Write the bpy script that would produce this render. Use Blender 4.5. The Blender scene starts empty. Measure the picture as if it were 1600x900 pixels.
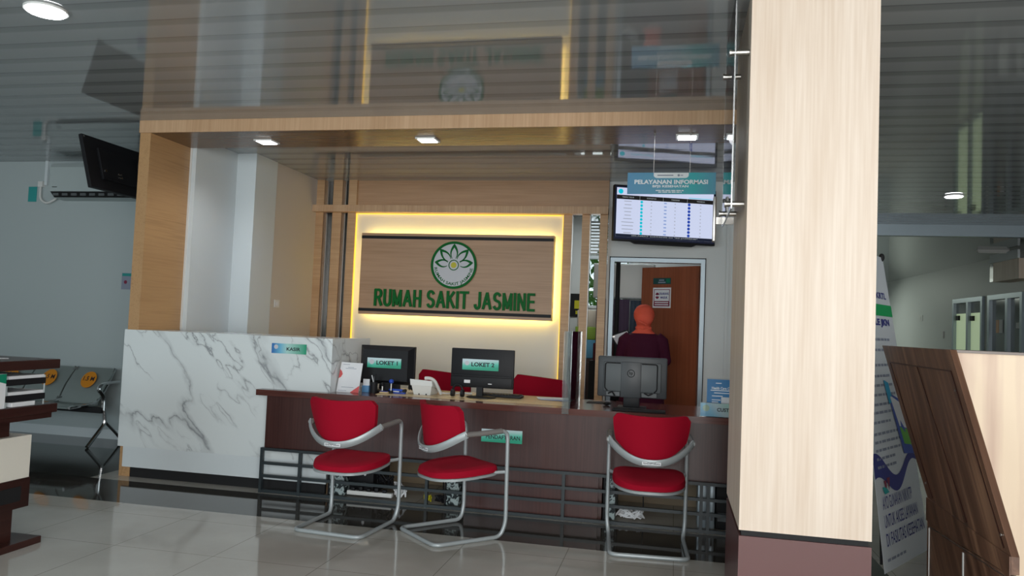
import bpy, bmesh, math, random
from mathutils import Vector, Matrix
random.seed(7)
sc = bpy.context.scene
COL = sc.collection
PI = math.pi
D = math.radians

# ---------------------------------------------------------------- camera
def make_camera():
    yaw, pitch, roll = -0.209316, 0.048519, 0.040222
    f = Vector((math.sin(yaw)*math.cos(pitch), math.cos(yaw)*math.cos(pitch), math.sin(pitch)))
    r = Vector((math.cos(yaw), -math.sin(yaw), 0)); u = r.cross(f)
    r2 = math.cos(roll)*r + math.sin(roll)*u
    u2 = -math.sin(roll)*r + math.cos(roll)*u
    m = Matrix((r2, u2, -f)).transposed().to_4x4(); m.translation = (0, 0, 1.4)
    cd = bpy.data.cameras.new('camera'); cd.sensor_width = 36; cd.sensor_fit = 'HORIZONTAL'
    cd.lens = 1197.3*36/1600; cd.clip_start = 0.05; cd.clip_end = 200
    c = bpy.data.objects.new('camera', cd); c.matrix_world = m; COL.objects.link(c); sc.camera = c
make_camera()

# ---------------------------------------------------------------- world, lights, exposure
w = bpy.data.worlds.new('world'); sc.world = w; w.use_nodes = True
w.node_tree.nodes['Background'].inputs[0].default_value = (.80, .93, 1.0, 1)
w.node_tree.nodes['Background'].inputs[1].default_value = 1.6
sc.view_settings.view_transform = 'Standard'; sc.view_settings.look = 'None'
sc.view_settings.exposure = 0.0; sc.view_settings.gamma = 1.0; sc.view_settings.use_curve_mapping = False

def area(name, loc, target, sx, sy, power, color, spread=180):
    l = bpy.data.lights.new(name, 'AREA'); l.shape = 'RECTANGLE'; l.size = sx; l.size_y = sy
    l.energy = power; l.color = color; l.spread = D(spread)
    o = bpy.data.objects.new(name, l); o.location = loc
    o.rotation_euler = (Vector(target)-Vector(loc)).to_track_quat('-Z', 'Y').to_euler()
    COL.objects.link(o); return o
def spot(name, loc, power, color=(1, 1, 1), r=.05, ang=150):
    l = bpy.data.lights.new(name, 'SPOT'); l.energy = power; l.color = color; l.shadow_soft_size = r
    l.spot_size = D(ang); l.spot_blend = .6
    o = bpy.data.objects.new(name, l); o.location = loc; COL.objects.link(o); return o
# daylight through the glazed entrance behind the photographer, to the right
area('entrance_daylight', (1.3, -2.3, 1.7), (.3, 4.5, 1.3), 4.4, 2.6, 272, (1.0, .98, .95))
# added cool fill for the left of the lobby, from no known source
area('lobby_fill', (-4.5, -2.3, 1.7), (-5.0, 6.5, 1.4), 4.0, 2.2, 78, (.80, .95, 1.0))
# unseen area light over the corridor, then daylight at the office window
area('corridor_area_light', (3.9, 21.8, 2.9), (4.2, 21.0, 0), 2.0, 2.0, 40, (.9, 1.0, .88))
area('office_daylight', (-1.0, 11.0, 2.3), (-1.0, 8.0, 1.2), .8, 1.2, 5, (.9, 1.0, 1.0))

area('office_fill', (-.9, 9.9, 3.0), (-.9, 9.9, 0), .6, .6, 16, (.95, 1.0, 1.0))  # added overhead fill that brightens the office boxes, not a real fitting

# ---------------------------------------------------------------- materials
def nd(nt, t, **kw):
    n = nt.nodes.new(t)
    for k, v in kw.items(): setattr(n, k, v)
    return n
def mat(name, col=(.5, .5, .5), rough=.5, metal=0, spec=.5, emit=None, estr=0, trans=0, ior=1.45, coat=0, alpha=1):
    m = bpy.data.materials.new(name); m.use_nodes = True
    b = m.node_tree.nodes['Principled BSDF']
    b.inputs['Base Color'].default_value = (*col, 1); b.inputs['Roughness'].default_value = rough
    b.inputs['Metallic'].default_value = metal; b.inputs['Specular IOR Level'].default_value = spec
    b.inputs['IOR'].default_value = ior; b.inputs['Transmission Weight'].default_value = trans
    b.inputs['Coat Weight'].default_value = coat; b.inputs['Alpha'].default_value = alpha
    if emit:
        b.inputs['Emission Color'].default_value = (*emit, 1); b.inputs['Emission Strength'].default_value = estr
    return m
def ramp(nt, stops, interp='LINEAR'):
    r = nd(nt, 'ShaderNodeValToRGB'); e = r.color_ramp.elements; r.color_ramp.interpolation = interp
    e[0].position = stops[0][0]; e[0].color = (*stops[0][1], 1)
    e[1].position = stops[-1][0]; e[1].color = (*stops[-1][1], 1)
    for p, c in stops[1:-1]:
        x = e.new(p); x.color = (*c, 1)
    return r
def wood(name, c1, c2, grain, fine=60, rough=.4, c3=None, band=4.0, spec=.5, rot=None, tight=1.0):
    """grain = axis of the fibres (0,1,2)"""
    m = mat(name, c1, rough, spec=spec); nt = m.node_tree; b = nt.nodes['Principled BSDF']
    tc = nd(nt, 'ShaderNodeTexCoord'); mp = nd(nt, 'ShaderNodeMapping')
    s = [fine]*3; s[grain] = fine*.03; mp.inputs['Scale'].default_value = s
    n1 = nd(nt, 'ShaderNodeTexNoise'); n1.inputs['Scale'].default_value = 1; n1.inputs['Detail'].default_value = 3
    mp2 = nd(nt, 'ShaderNodeMapping'); s = [band]*3; s[grain] = band*.08; mp2.inputs['Scale'].default_value = s
    n2 = nd(nt, 'ShaderNodeTexNoise'); n2.inputs['Scale'].default_value = 1; n2.inputs['Detail'].default_value = 5
    L = nt.links; src = tc.outputs['Object']
    if rot:
        m0 = nd(nt, 'ShaderNodeMapping'); m0.inputs['Rotation'].default_value = rot; L.new(src, m0.inputs[0]); src = m0.outputs[0]
    L.new(src, mp.inputs[0]); L.new(src, mp2.inputs[0])
    L.new(mp.outputs[0], n1.inputs[0]); L.new(mp2.outputs[0], n2.inputs[0])
    ad = nd(nt, 'ShaderNodeMath', operation='ADD'); h = nd(nt, 'ShaderNodeMath', operation='MULTIPLY'); h.inputs[1].default_value = .5
    L.new(n1.outputs[0], ad.inputs[0]); L.new(n2.outputs[0], ad.inputs[1]); L.new(ad.outputs[0], h.inputs[0])
    st = [(.36, c1), (.64, c2)] if c3 is None else [(.34, c1), (.5, c2), (.66, c3)]
    st = [(.5+(q-.5)*tight, c) for q, c in st]
    r = ramp(nt, st); L.new(h.outputs[0], r.inputs[0]); L.new(r.outputs[0], b.inputs['Base Color'])
    return m
def gradient(name, stops, axis=0, rough=.4, mix=None):
    m = mat(name, (1, 1, 1), rough); nt = m.node_tree; b = nt.nodes['Principled BSDF']; L = nt.links
    tc = nd(nt, 'ShaderNodeTexCoord'); sp = nd(nt, 'ShaderNodeSeparateXYZ')
    L.new(tc.outputs['Generated'], sp.inputs[0]); r = ramp(nt, stops)
    v = sp.outputs[axis]
    if mix is not None:
        k = nd(nt, 'ShaderNodeMath', operation='MULTIPLY_ADD'); k.inputs[1].default_value = mix[1]
        L.new(sp.outputs[mix[0]], k.inputs[0]); L.new(v, k.inputs[2]); v = k.outputs[0]
    L.new(v, r.inputs[0]); L.new(r.outputs[0], b.inputs['Base Color']); return m

M = {}
M['oak_v'] = wood('light_oak_vertical', (.64, .51, .40), (.70, .58, .475), 2, 70, .5, c3=(.77, .66, .56), band=9)
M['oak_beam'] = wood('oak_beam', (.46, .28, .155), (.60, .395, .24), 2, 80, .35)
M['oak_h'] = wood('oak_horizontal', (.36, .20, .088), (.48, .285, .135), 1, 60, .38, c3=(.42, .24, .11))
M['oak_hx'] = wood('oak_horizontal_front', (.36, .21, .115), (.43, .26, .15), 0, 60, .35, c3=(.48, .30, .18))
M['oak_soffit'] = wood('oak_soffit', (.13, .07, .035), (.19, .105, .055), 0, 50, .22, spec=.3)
M['oak_hz'] = wood('oak_pilaster', (.44, .26, .13), (.58, .37, .205), 0, 70, .4)
M['mahogany'] = wood('mahogany_laminate', (.038, .012, .010), (.070, .026, .022), 2, 70, .30)
M['mahogany_top'] = wood('mahogany_top', (.07, .022, .018), (.13, .048, .038), 0, 60, .17)
M['walnut'] = wood('walnut_laminate', (.065, .032, .020), (.13, .065, .040), 2, 30, .35, c3=(.27, .15, .09), band=14, rot=(D(41.8), 0, 0))
M['stripe_wood'] = wood('striped_light_laminate', (.58, .41, .31), (.70, .53, .40), 2, 9, .4, c3=(.80, .64, .47), band=7, tight=.5)
M['door_wood'] = wood('door_wood', (.22, .058, .024), (.32, .09, .038), 2, 50, .35)
M['dark_wood'] = wood('dark_brown_wood', (.028, .009, .007), (.05, .016, .012), 1, 50, .3)
M['desk_light'] = wood('maple_worktop', (.50, .36, .18), (.60, .45, .25), 0, 40, .25)
M['base_maroon'] = mat('maroon_base', (.11, .042, .040), .3)
M['white'] = mat('white_paint', (.63, .68, .70), .55)
M['white_warm'] = mat('warm_white_paint', (.56, .51, .46), .5)
M['cream'] = mat('cream_panel', (.80, .76, .67), .5)
M['greywhite'] = mat('pale_grey_paint', (.68, .70, .69), .5)
M['black'] = mat('black_plastic', (.010, .010, .012), .5, spec=.3)
M['blackmatte'] = mat('black_matte', (.008, .008, .009), .7)
M['darkgrey'] = mat('dark_grey_plastic', (.055, .06, .065), .4)
M['midgrey'] = mat('mid_grey_plastic', (.10, .11, .115), .45)
M['whiteplastic'] = mat('white_plastic', (.68, .68, .66), .35)
M['paper'] = mat('white_paper', (.75, .76, .78), .6)
M['red'] = mat('red_fabric', (.31, .0015, .016), .85, spec=.2)
M['silver'] = mat('silver_paint', (.36, .39, .40), .38, metal=.25)
M['chrome'] = mat('chrome', (.65, .65, .65), .13, metal=1)
M['steel'] = mat('brushed_steel', (.55, .53, .50), .3, metal=1)
M['alu'] = mat('aluminium_frame', (.33, .39, .43), .35, metal=.4)
M['iron'] = mat('dark_iron', (.022, .03, .034), .4)
M['glassdark'] = mat('dark_glass', (.03, .035, .035), .06)
M['green'] = mat('green_lettering', (.0, .12, .018), .5, spec=.2)
M['yellow'] = mat('yellow_paint', (.55, .50, .02), .4)
M['logo_white'] = mat('logo_white', (.55, .56, .60), .4)
M['blacktext'] = mat('black_ink', (.01, .01, .02), .5)
M['whitetext'] = mat('white_ink', (.85, .88, .90), .5)
M['navy'] = mat('navy_ink', (.03, .035, .22), .5)
M['greytext'] = mat('grey_ink', (.25, .28, .36), .5)
M['orange'] = mat('orange_sticker', (.60, .22, .01), .4)
M['led'] = mat('warm_led', (.1, .1, .1), .5, emit=(1, .74, .18), estr=15)
M['led_soft'] = mat('warm_led_soft', (.1, .1, .1), .5, emit=(1, .60, .04), estr=1.5)
M['lamp'] = mat('lamp_glow', (.9, .9, .9), .5, emit=(.93, .97, 1), estr=14)
M['screen'] = mat('screen_glow', (.1, .1, .1), .3, emit=(.62, .68, .90), estr=.9)
M['tray'] = mat('clear_tray', (.4, .45, .46), .2)
M['orange_cloth'] = mat('orange_cloth', (.72, .11, .065), .8, spec=.2)
M['maroon_cloth'] = mat('maroon_cloth', (.055, .006, .022), .8, spec=.2)
M['skin'] = mat('skin', (.42, .22, .14), .5)
M['beige_board'] = mat('beige_board', (.30, .23, .15), .6)
M['leaf'] = mat('leaf', (.26, .60, .12), .6)

def glass_mat(name, col, rough=.02, a=.12):
    m = bpy.data.materials.new(name); m.use_nodes = True; nt = m.node_tree; nt.nodes.clear()
    o = nd(nt, 'ShaderNodeOutputMaterial'); t = nd(nt, 'ShaderNodeBsdfTransparent'); g = nd(nt, 'ShaderNodeBsdfGlossy')
    t.inputs[0].default_value = (*col, 1); g.inputs['Roughness'].default_value = rough
    f = nd(nt, 'ShaderNodeFresnel'); f.inputs[0].default_value = 1.45
    k = nd(nt, 'ShaderNodeMath', operation='ADD'); k.inputs[1].default_value = a - .05; k.use_clamp = True
    x = nd(nt, 'ShaderNodeMixShader'); L = nt.links
    L.new(f.outputs[0], k.inputs[0]); L.new(k.outputs[0], x.inputs[0]); L.new(t.outputs[0], x.inputs[1]); L.new(g.outputs[0], x.inputs[2]); L.new(x.outputs[0], o.inputs[0])
    return m
M['acrylic'] = glass_mat('clear_acrylic', (.93, .95, .96), a=.06)
M['acrylic_edge'] = glass_mat('acrylic_edge', (.88, .92, .93), .1, a=.2)
M['pane'] = glass_mat('window_glass', (.95, .98, .97), a=.05)

def marble():
    m = mat('white_marble', (.75, .78, .78), .16); nt = m.node_tree; b = nt.nodes['Principled BSDF']; L = nt.links
    tc = nd(nt, 'ShaderNodeTexCoord'); mp = nd(nt, 'ShaderNodeMapping')
    m0 = nd(nt, 'ShaderNodeMapping'); m0.inputs['Rotation'].default_value = (0, D(-48), 0); mp.inputs['Scale'].default_value = (.62, 1, 1.55)
    L.new(tc.outputs['Object'], m0.inputs[0]); L.new(m0.outputs[0], mp.inputs[0])
    wv = nd(nt, 'ShaderNodeTexNoise'); wv.inputs['Scale'].default_value = 5; wv.inputs['Detail'].default_value = 6
    mx = nd(nt, 'ShaderNodeMix', data_type='VECTOR'); mx.inputs[0].default_value = .22
    L.new(mp.outputs[0], wv.inputs[0]); L.new(mp.outputs[0], mx.inputs[4]); L.new(wv.outputs['Color'], mx.inputs[5])
    def veins(scale, width, seedz, soft):
        n = nd(nt, 'ShaderNodeTexNoise'); n.inputs['Scale'].default_value = scale; n.inputs['Detail'].default_value = 2.5
        a = nd(nt, 'ShaderNodeVectorMath', operation='ADD'); a.inputs[1].default_value = (seedz, seedz*2, seedz)
        L.new(mx.outputs[1], a.inputs[0]); L.new(a.outputs[0], n.inputs[0])
        s = nd(nt, 'ShaderNodeMath', operation='SUBTRACT'); s.inputs[1].default_value = .5; L.new(n.outputs[0], s.inputs[0])
        ab = nd(nt, 'ShaderNodeMath', operation='ABSOLUTE'); L.new(s.outputs[0], ab.inputs[0])
        r = ramp(nt, [(0, (1, 1, 1)), (width, (soft, soft, soft)), (width*4, (0, 0, 0))]); L.new(ab.outputs[0], r.inputs[0]); return r.outputs[0]
    v1 = veins(1.25, .008, 3.1, .35); v2 = veins(2.6, .006, 8.3, .22)
    mk = nd(nt, 'ShaderNodeTexNoise'); mk.inputs['Scale'].default_value = 2.6; L.new(mp.outputs[0], mk.inputs[0])
    mr = ramp(nt, [(.42, (0, 0, 0)), (.62, (1, 1, 1))]); L.new(mk.outputs[0], mr.inputs[0])
    ml = nd(nt, 'ShaderNodeMath', operation='MULTIPLY'); L.new(v2, ml.inputs[0]); L.new(mr.outputs[0], ml.inputs[1])
    mr2 = ramp(nt, [(.30, (.15, .15, .15)), (.55, (1, 1, 1))]); L.new(wv.outputs[0], mr2.inputs[0])
    ml2 = nd(nt, 'ShaderNodeMath', operation='MULTIPLY'); L.new(v1, ml2.inputs[0]); L.new(mr2.outputs[0], ml2.inputs[1])
    s1 = nd(nt, 'ShaderNodeMath', operation='MAXIMUM'); L.new(ml2.outputs[0], s1.inputs[0]); L.new(ml.outputs[0], s1.inputs[1])
    k = nd(nt, 'ShaderNodeMath', operation='MULTIPLY'); k.inputs[1].default_value = .8; L.new(s1.outputs[0], k.inputs[0])
    c = nd(nt, 'ShaderNodeMix', data_type='RGBA'); c.inputs[6].default_value = (.70, .745, .75, 1); c.inputs[7].default_value = (.16, .17, .19, 1)
    L.new(k.outputs[0], c.inputs[0]); L.new(c.outputs[2], b.inputs['Base Color']); return m
M['marble'] = marble()

def floor_mat():
    m = mat('polished_floor_tile', (.4, .38, .34), .045, spec=.75); nt = m.node_tree; b = nt.nodes['Principled BSDF']; L = nt.links
    tc = nd(nt, 'ShaderNodeTexCoord'); sp = nd(nt, 'ShaderNodeSeparateXYZ'); L.new(tc.outputs['Object'], sp.inputs[0])
    outs = []
    for ax, off in ((0, -.041), (1, -4.70)):
        a = nd(nt, 'ShaderNodeMath', operation='ADD'); a.inputs[1].default_value = off + 65*1.0
        d = nd(nt, 'ShaderNodeMath', operation='DIVIDE'); d.inputs[1].default_value = .65
        fr = nd(nt, 'ShaderNodeMath', operation='FRACT'); s = nd(nt, 'ShaderNodeMath', operation='SUBTRACT'); s.inputs[1].default_value = .5
        ab = nd(nt, 'ShaderNodeMath', operation='ABSOLUTE'); g = nd(nt, 'ShaderNodeMath', operation='GREATER_THAN'); g.inputs[1].default_value = .4965
        L.new(sp.outputs[ax], a.inputs[0]); L.new(a.outputs[0], d.inputs[0]); L.new(d.outputs[0], fr.inputs[0]); L.new(fr.outputs[0], s.inputs[0]); L.new(s.outputs[0], ab.inputs[0]); L.new(ab.outputs[0], g.inputs[0])
        outs.append(g.outputs[0])
    mx = nd(nt, 'ShaderNodeMath', operation='MAXIMUM'); L.new(outs[0], mx.inputs[0]); L.new(outs[1], mx.inputs[1])
    n = nd(nt, 'ShaderNodeTexNoise'); n.inputs['Scale'].default_value = 1.8; n.inputs['Detail'].default_value = 6; L.new(tc.outputs['Object'], n.inputs[0])
    r = ramp(nt, [(.35, (.43, .405, .36)), (.65, (.50, .475, .43))]); L.new(n.outputs[0], r.inputs[0])
    c = nd(nt, 'ShaderNodeMix', data_type='RGBA'); L.new(mx.outputs[0], c.inputs[0]); L.new(r.outputs[0], c.inputs[6]); c.inputs[7].default_value = (.24, .22, .19, 1)
    def cmp(ax, v, op):
        q = nd(nt, 'ShaderNodeMath', operation=op); q.inputs[1].default_value = v; L.new(sp.outputs[ax], q.inputs[0]); return q.outputs[0]
    def comb(a_, b_, op):
        q = nd(nt, 'ShaderNodeMath', operation=op); L.new(a_, q.inputs[0]); L.new(b_, q.inputs[1]); return q.outputs[0]
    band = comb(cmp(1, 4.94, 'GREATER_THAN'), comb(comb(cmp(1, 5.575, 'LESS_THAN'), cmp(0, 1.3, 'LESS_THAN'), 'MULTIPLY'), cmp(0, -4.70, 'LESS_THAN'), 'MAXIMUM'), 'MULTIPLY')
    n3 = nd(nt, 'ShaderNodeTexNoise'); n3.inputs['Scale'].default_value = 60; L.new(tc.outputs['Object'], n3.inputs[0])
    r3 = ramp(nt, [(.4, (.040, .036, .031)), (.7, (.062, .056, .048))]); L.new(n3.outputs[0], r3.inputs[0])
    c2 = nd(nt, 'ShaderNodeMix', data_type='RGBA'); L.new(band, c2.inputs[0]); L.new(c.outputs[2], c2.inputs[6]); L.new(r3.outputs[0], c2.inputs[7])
    L.new(c2.outputs[2], b.inputs['Base Color']); return m
M['floor'] = floor_mat()

def ceil_mat():
    m = mat('glossy_pvc_ceiling', (.2, .21, .21), .05, spec=.5, ior=1.75); nt = m.node_tree; b = nt.nodes['Principled BSDF']; L = nt.links
    tc = nd(nt, 'ShaderNodeTexCoord'); sp = nd(nt, 'ShaderNodeSeparateXYZ'); L.new(tc.outputs['Object'], sp.inputs[0])
    a = nd(nt, 'ShaderNodeMath', operation='ADD'); a.inputs[1].default_value = 50.03
    d = nd(nt, 'ShaderNodeMath', operation='DIVIDE'); d.inputs[1].default_value = .25
    fr = nd(nt, 'ShaderNodeMath', operation='FRACT')
    L.new(sp.outputs[1], a.inputs[0]); L.new(a.outputs[0], d.inputs[0]); L.new(d.outputs[0], fr.inputs[0])
    r = ramp(nt, [(0, (.22, .235, .24)), (.24, (.24, .255, .26)), (.32, (.32, .34, .345)), (.94, (.30, .32, .325)), (.985, (.14, .145, .15))]); L.new(fr.outputs[0], r.inputs[0])  # darker part of each plank paints in its curved-profile shading; dark joint at the end
    L.new(r.outputs[0], b.inputs['Base Color'])
    h = nd(nt, 'ShaderNodeValToRGB'); e = h.color_ramp.elements; h.color_ramp.interpolation = 'B_SPLINE'
    e[0].position = 0; e[0].color = (.35, .35, .35, 1); e[1].position = 1; e[1].color = (.35, .35, .35, 1)
    for p, v in ((.15, .45), (.30, .62), (.7, .62), (.9, .5)):
        x = e.new(p); x.color = (v, v, v, 1)
    L.new(fr.outputs[0], h.inputs[0])
    n = nd(nt, 'ShaderNodeTexNoise'); n.inputs['Scale'].default_value = 1.0; mp = nd(nt, 'ShaderNodeMapping'); mp.inputs['Scale'].default_value = (1.2, 9, 1)
    L.new(tc.outputs['Object'], mp.inputs[0]); L.new(mp.outputs[0], n.inputs[0])
    ad = nd(nt, 'ShaderNodeMath', operation='MULTIPLY_ADD'); ad.inputs[1].default_value = .35; L.new(n.outputs[0], ad.inputs[0]); L.new(h.outputs[0], ad.inputs[2])
    bp = nd(nt, 'ShaderNodeBump'); bp.inputs['Strength'].default_value = 1; bp.inputs['Distance'].default_value = .0006
    L.new(ad.outputs[0], bp.inputs['Height']); L.new(bp.outputs[0], b.inputs['Normal'])
    return m
M['ceiling'] = ceil_mat()

def flower_wrap():
    m = mat('floral_wrap', (.1, .1, .1), .5); nt = m.node_tree; b = nt.nodes['Principled BSDF']; L = nt.links
    tc = nd(nt, 'ShaderNodeTexCoord'); n = nd(nt, 'ShaderNodeTexNoise'); n.inputs['Scale'].default_value = 22; n.inputs['Detail'].default_value = 2; n.inputs['Distortion'].default_value = 1.5
    L.new(tc.outputs['Object'], n.inputs[0]); r = ramp(nt, [(.49, (.015, .022, .025)), (.54, (.35, .42, .42))]); L.new(n.outputs[0], r.inputs[0]); L.new(r.outputs[0], b.inputs['Base Color']); return m
M['floral'] = flower_wrap()

# ---------------------------------------------------------------- mesh builder
def tmp_text(s, bold=0.0, extrude=0.0):
    cu = bpy.data.curves.new('t', 'FONT'); cu.body = s; cu.size = 1; cu.offset = bold; cu.extrude = extrude; cu.resolution_u = 3
    ob = bpy.data.objects.new('t', cu); COL.objects.link(ob); bpy.context.view_layer.update()
    dg = bpy.context.evaluated_depsgraph_get(); ev = ob.evaluated_get(dg); me = ev.to_mesh()
    vs = [v.co.copy() for v in me.vertices]; fs = [list(p.vertices) for p in me.polygons]
    ev.to_mesh_clear(); bpy.data.objects.remove(ob); bpy.data.curves.remove(cu)
    return vs, fs

class MB:
    def __init__(s): s.bm = bmesh.new()
    def faces(s, vs, fs):
        v = [s.bm.verts.new(p) for p in vs]; out = []
        for f in fs:
            try: out.append(s.bm.faces.new([v[i] for i in f]))
            except ValueError: pass
        return v, out
    def box(s, x0, x1, y0, y1, z0, z1, bev=0, seg=2):
        v = [(x0, y0, z0), (x1, y0, z0), (x1, y1, z0), (x0, y1, z0), (x0, y0, z1), (x1, y0, z1), (x1, y1, z1), (x0, y1, z1)]
        vv, ff = s.faces(v, [(0, 3, 2, 1), (4, 5, 6, 7), (0, 1, 5, 4), (1, 2, 6, 5), (2, 3, 7, 6), (3, 0, 4, 7)])
        if bev:
            es = {e for f in ff for e in f.edges}
            bmesh.ops.bevel(s.bm, geom=list(es), offset=bev, segments=seg, affect='EDGES', profile=.5)
        return s
    def prism(s, pts, vec, bev=0):
        """pts: planar 3D loop, extruded by vec"""
        n = len(pts); vec = Vector(vec); a = [Vector(p) for p in pts]; b = [p+vec for p in a]
        fs = [list(range(n))[::-1], list(range(n, 2*n))]+[(i, (i+1) % n, n+(i+1) % n, n+i) for i in range(n)]
        vv, ff = s.faces(a+b, fs)
        if bev:
            es = {e for f in ff[:2] for e in f.edges}
            bmesh.ops.bevel(s.bm, geom=list(es), offset=bev, segments=3, affect='EDGES', profile=.5)
        return s
    def tube(s, pts, r, n=10, closed=False, flat=None):
        """r: number or per-point list; flat=(scale along side, scale along up)"""
        P = [Vector(p) for p in pts]; m = len(P); rings = []
        if not hasattr(r, '__len__'): r = [r]*m
        up = None
        for i, p in enumerate(P):
            if closed: t = (P[(i+1) % m]-P[i-1])
            else: t = P[min(i+1, m-1)]-P[max(i-1, 0)]
            t.normalize()
            if up is None: up = Vector((0, 0, 1)) if abs(t.z) < .9 else Vector((0, 1, 0))
            sd = t.cross(up).normalized(); up2 = sd.cross(t).normalized(); up = up2
            fx, fy = flat or (1, 1)
            rings.append([s.bm.verts.new(p+sd*math.cos(2*PI*k/n)*r[i]*fx+up2*math.sin(2*PI*k/n)*r[i]*fy) for k in range(n)])
        for i in range(m if closed else m-1):
            a, b = rings[i], rings[(i+1) % m]
            for k in range(n): s.bm.faces.new((a[k], a[(k+1) % n], b[(k+1) % n], b[k]))
        if not closed: s.bm.faces.new(rings[0][::-1]); s.bm.faces.new(rings[-1])
        return s
    def cyl(s, a, b, r, n=20, r2=None): return s.tube([a, b], [r, r if r2 is None else r2], n)
    def loft(s, rings, cap=True):
        rr = [[s.bm.verts.new(p) for p in ring] for ring in rings]; n = len(rings[0])
        for a, b in zip(rr, rr[1:]):
            for k in range(n): s.bm.faces.new((a[k], a[(k+1) % n], b[(k+1) % n], b[k]))
        if cap: s.bm.faces.new(rr[0][::-1]); s.bm.faces.new(rr[-1])
        return s
    def ell(s, c, rx, ry, rz, n=16, m=10):
        rings = []
        for j in range(1, m):
            t = -PI/2+PI*j/m
            rings.append([(c[0]+rx*math.cos(t)*math.cos(2*PI*k/n), c[1]+ry*math.cos(t)*math.sin(2*PI*k/n), c[2]+rz*math.sin(t)) for k in range(n)])
        return s.loft(rings)
    def slab(s, F, nu, nv, th, nrm):
        """sheet F(u,v) thickened by th along nrm(u,v)"""
        A = [[Vector(F(i/nu, j/nv)) for j in range(nv+1)] for i in range(nu+1)]
        B = [[A[i][j]+Vector(nrm(i/nu, j/nv))*th for j in range(nv+1)] for i in range(nu+1)]
        a = [[s.bm.verts.new(p) for p in row] for row in A]; b = [[s.bm.verts.new(p) for p in row] for row in B]
        for i in range(nu):
            for j in range(nv):
                s.bm.faces.new((a[i][j], a[i+1][j], a[i+1][j+1], a[i][j+1])); s.bm.faces.new((b[i][j], b[i][j+1], b[i+1][j+1], b[i+1][j]))
        for i in range(nu):
            s.bm.faces.new((a[i][0], b[i][0], b[i+1][0], a[i+1][0])); s.bm.faces.new((a[i][nv], a[i+1][nv], b[i+1][nv], b[i][nv]))
        for j in range(nv):
            s.bm.faces.new((a[0][j], a[0][j+1], b[0][j+1], b[0][j])); s.bm.faces.new((a[nu][j], b[nu][j], b[nu][j+1], a[nu][j+1]))
        return s
    def text(s, body, fn, w, h, bold=0, extrude=0, align='c'):
        """fn maps (x,y,depth) in metres, text box centred on 0 (or starting at 0 for align l)"""
        vs, fs = tmp_text(body, bold, extrude)
        if not vs: return s
        x0 = min(v.x for v in vs); x1 = max(v.x for v in vs); y0 = min(v.y for v in vs); y1 = max(v.y for v in vs)
        kx = w/(x1-x0) if w else h/(y1-y0); ky = h/(y1-y0) if h else kx
        out = []
        for v in vs:
            X = (v.x-x0)*kx-(w or (x1-x0)*kx)/2 if align == 'c' else (v.x-x0)*kx
            out.append(fn(X, (v.y-(y0+y1)/2)*ky, v.z))
        s.faces(out, fs); return s
    def build(s, name, m, parent=None, local=False, smooth=True, kind=None):
        bmesh.ops.remove_doubles(s.bm, verts=s.bm.verts, dist=1e-6)
        bmesh.ops.recalc_face_normals(s.bm, faces=s.bm.faces)
        me = bpy.data.meshes.new(name)
        if parent is not None and not local:
            s.bm.transform(parent_world(parent).inverted())
        o = bpy.data.objects.new(name, me)
        if parent is None:
            xs = [v.co.x for v in s.bm.verts]; ys = [v.co.y for v in s.bm.verts]; zs = [v.co.z for v in s.bm.verts]
            if kind != 'structure':
                c = Vector(((min(xs)+max(xs))/2, (min(ys)+max(ys))/2, min(zs)))
                s.bm.transform(Matrix.Translation(-c)); o.location = c
        s.bm.to_mesh(me); s.bm.free()
        if m is not None: me.materials.append(m if not isinstance(m, str) else M[m])
        if smooth:
            me.shade_smooth()
            me.set_sharp_from_angle(angle=D(32))
        COL.objects.link(o)
        if parent is not None: o.parent = parent
        if kind: o['kind'] = kind
        return o
def parent_world(p):
    while p.parent is not None: p = p.parent
    return Matrix.Translation(p.location) @ p.rotation_euler.to_matrix().to_4x4()
def thing(name, label, cat, loc, rz=0, group=None):
    o = bpy.data.objects.new(name, None); COL.objects.link(o); o.location = loc; o.rotation_euler = (0, 0, rz); o.empty_display_size = .1
    o['label'] = label; o['category'] = cat
    if group: o['group'] = group
    return o
def tag(o, label, cat, group=None):
    o['label'] = label; o['category'] = cat
    if group: o['group'] = group
    return o
def dup(root, loc, rz, label):
    r = root.copy(); COL.objects.link(r); r.location = loc; r.rotation_euler = (0, 0, rz); r['label'] = label
    for ch in list(root.children):
        c = ch.copy(); COL.objects.link(c); c.parent = r
        for g in ch.children:
            d = g.copy(); COL.objects.link(d); d.parent = c
    return r
def struct(name, mb, m): return mb.build(name, m, kind='structure', smooth=False)
def plane_fn(o, xd, yd, nrm):
    o = Vector(o); xd = Vector(xd).normalized(); yd = Vector(yd).normalized(); nrm = Vector(nrm).normalized()
    return lambda x, y, z=0: o+xd*x+yd*y+nrm*z
def arc(pts, r=.05, n=6):
    """round the corners of a polyline"""
    P = [Vector(p) for p in pts]; out = [P[0]]
    for i in range(1, len(P)-1):
        a = (P[i-1]-P[i]); b = (P[i+1]-P[i]); k = min(r, a.length*.49, b.length*.49)
        a = P[i]+a.normalized()*k; b = P[i]+b.normalized()*k
        for j in range(n+1):
            t = j/n; out.append(a*(1-t)**2+P[i]*2*t*(1-t)+b*t*t)
    return out+[P[-1]]

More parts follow.
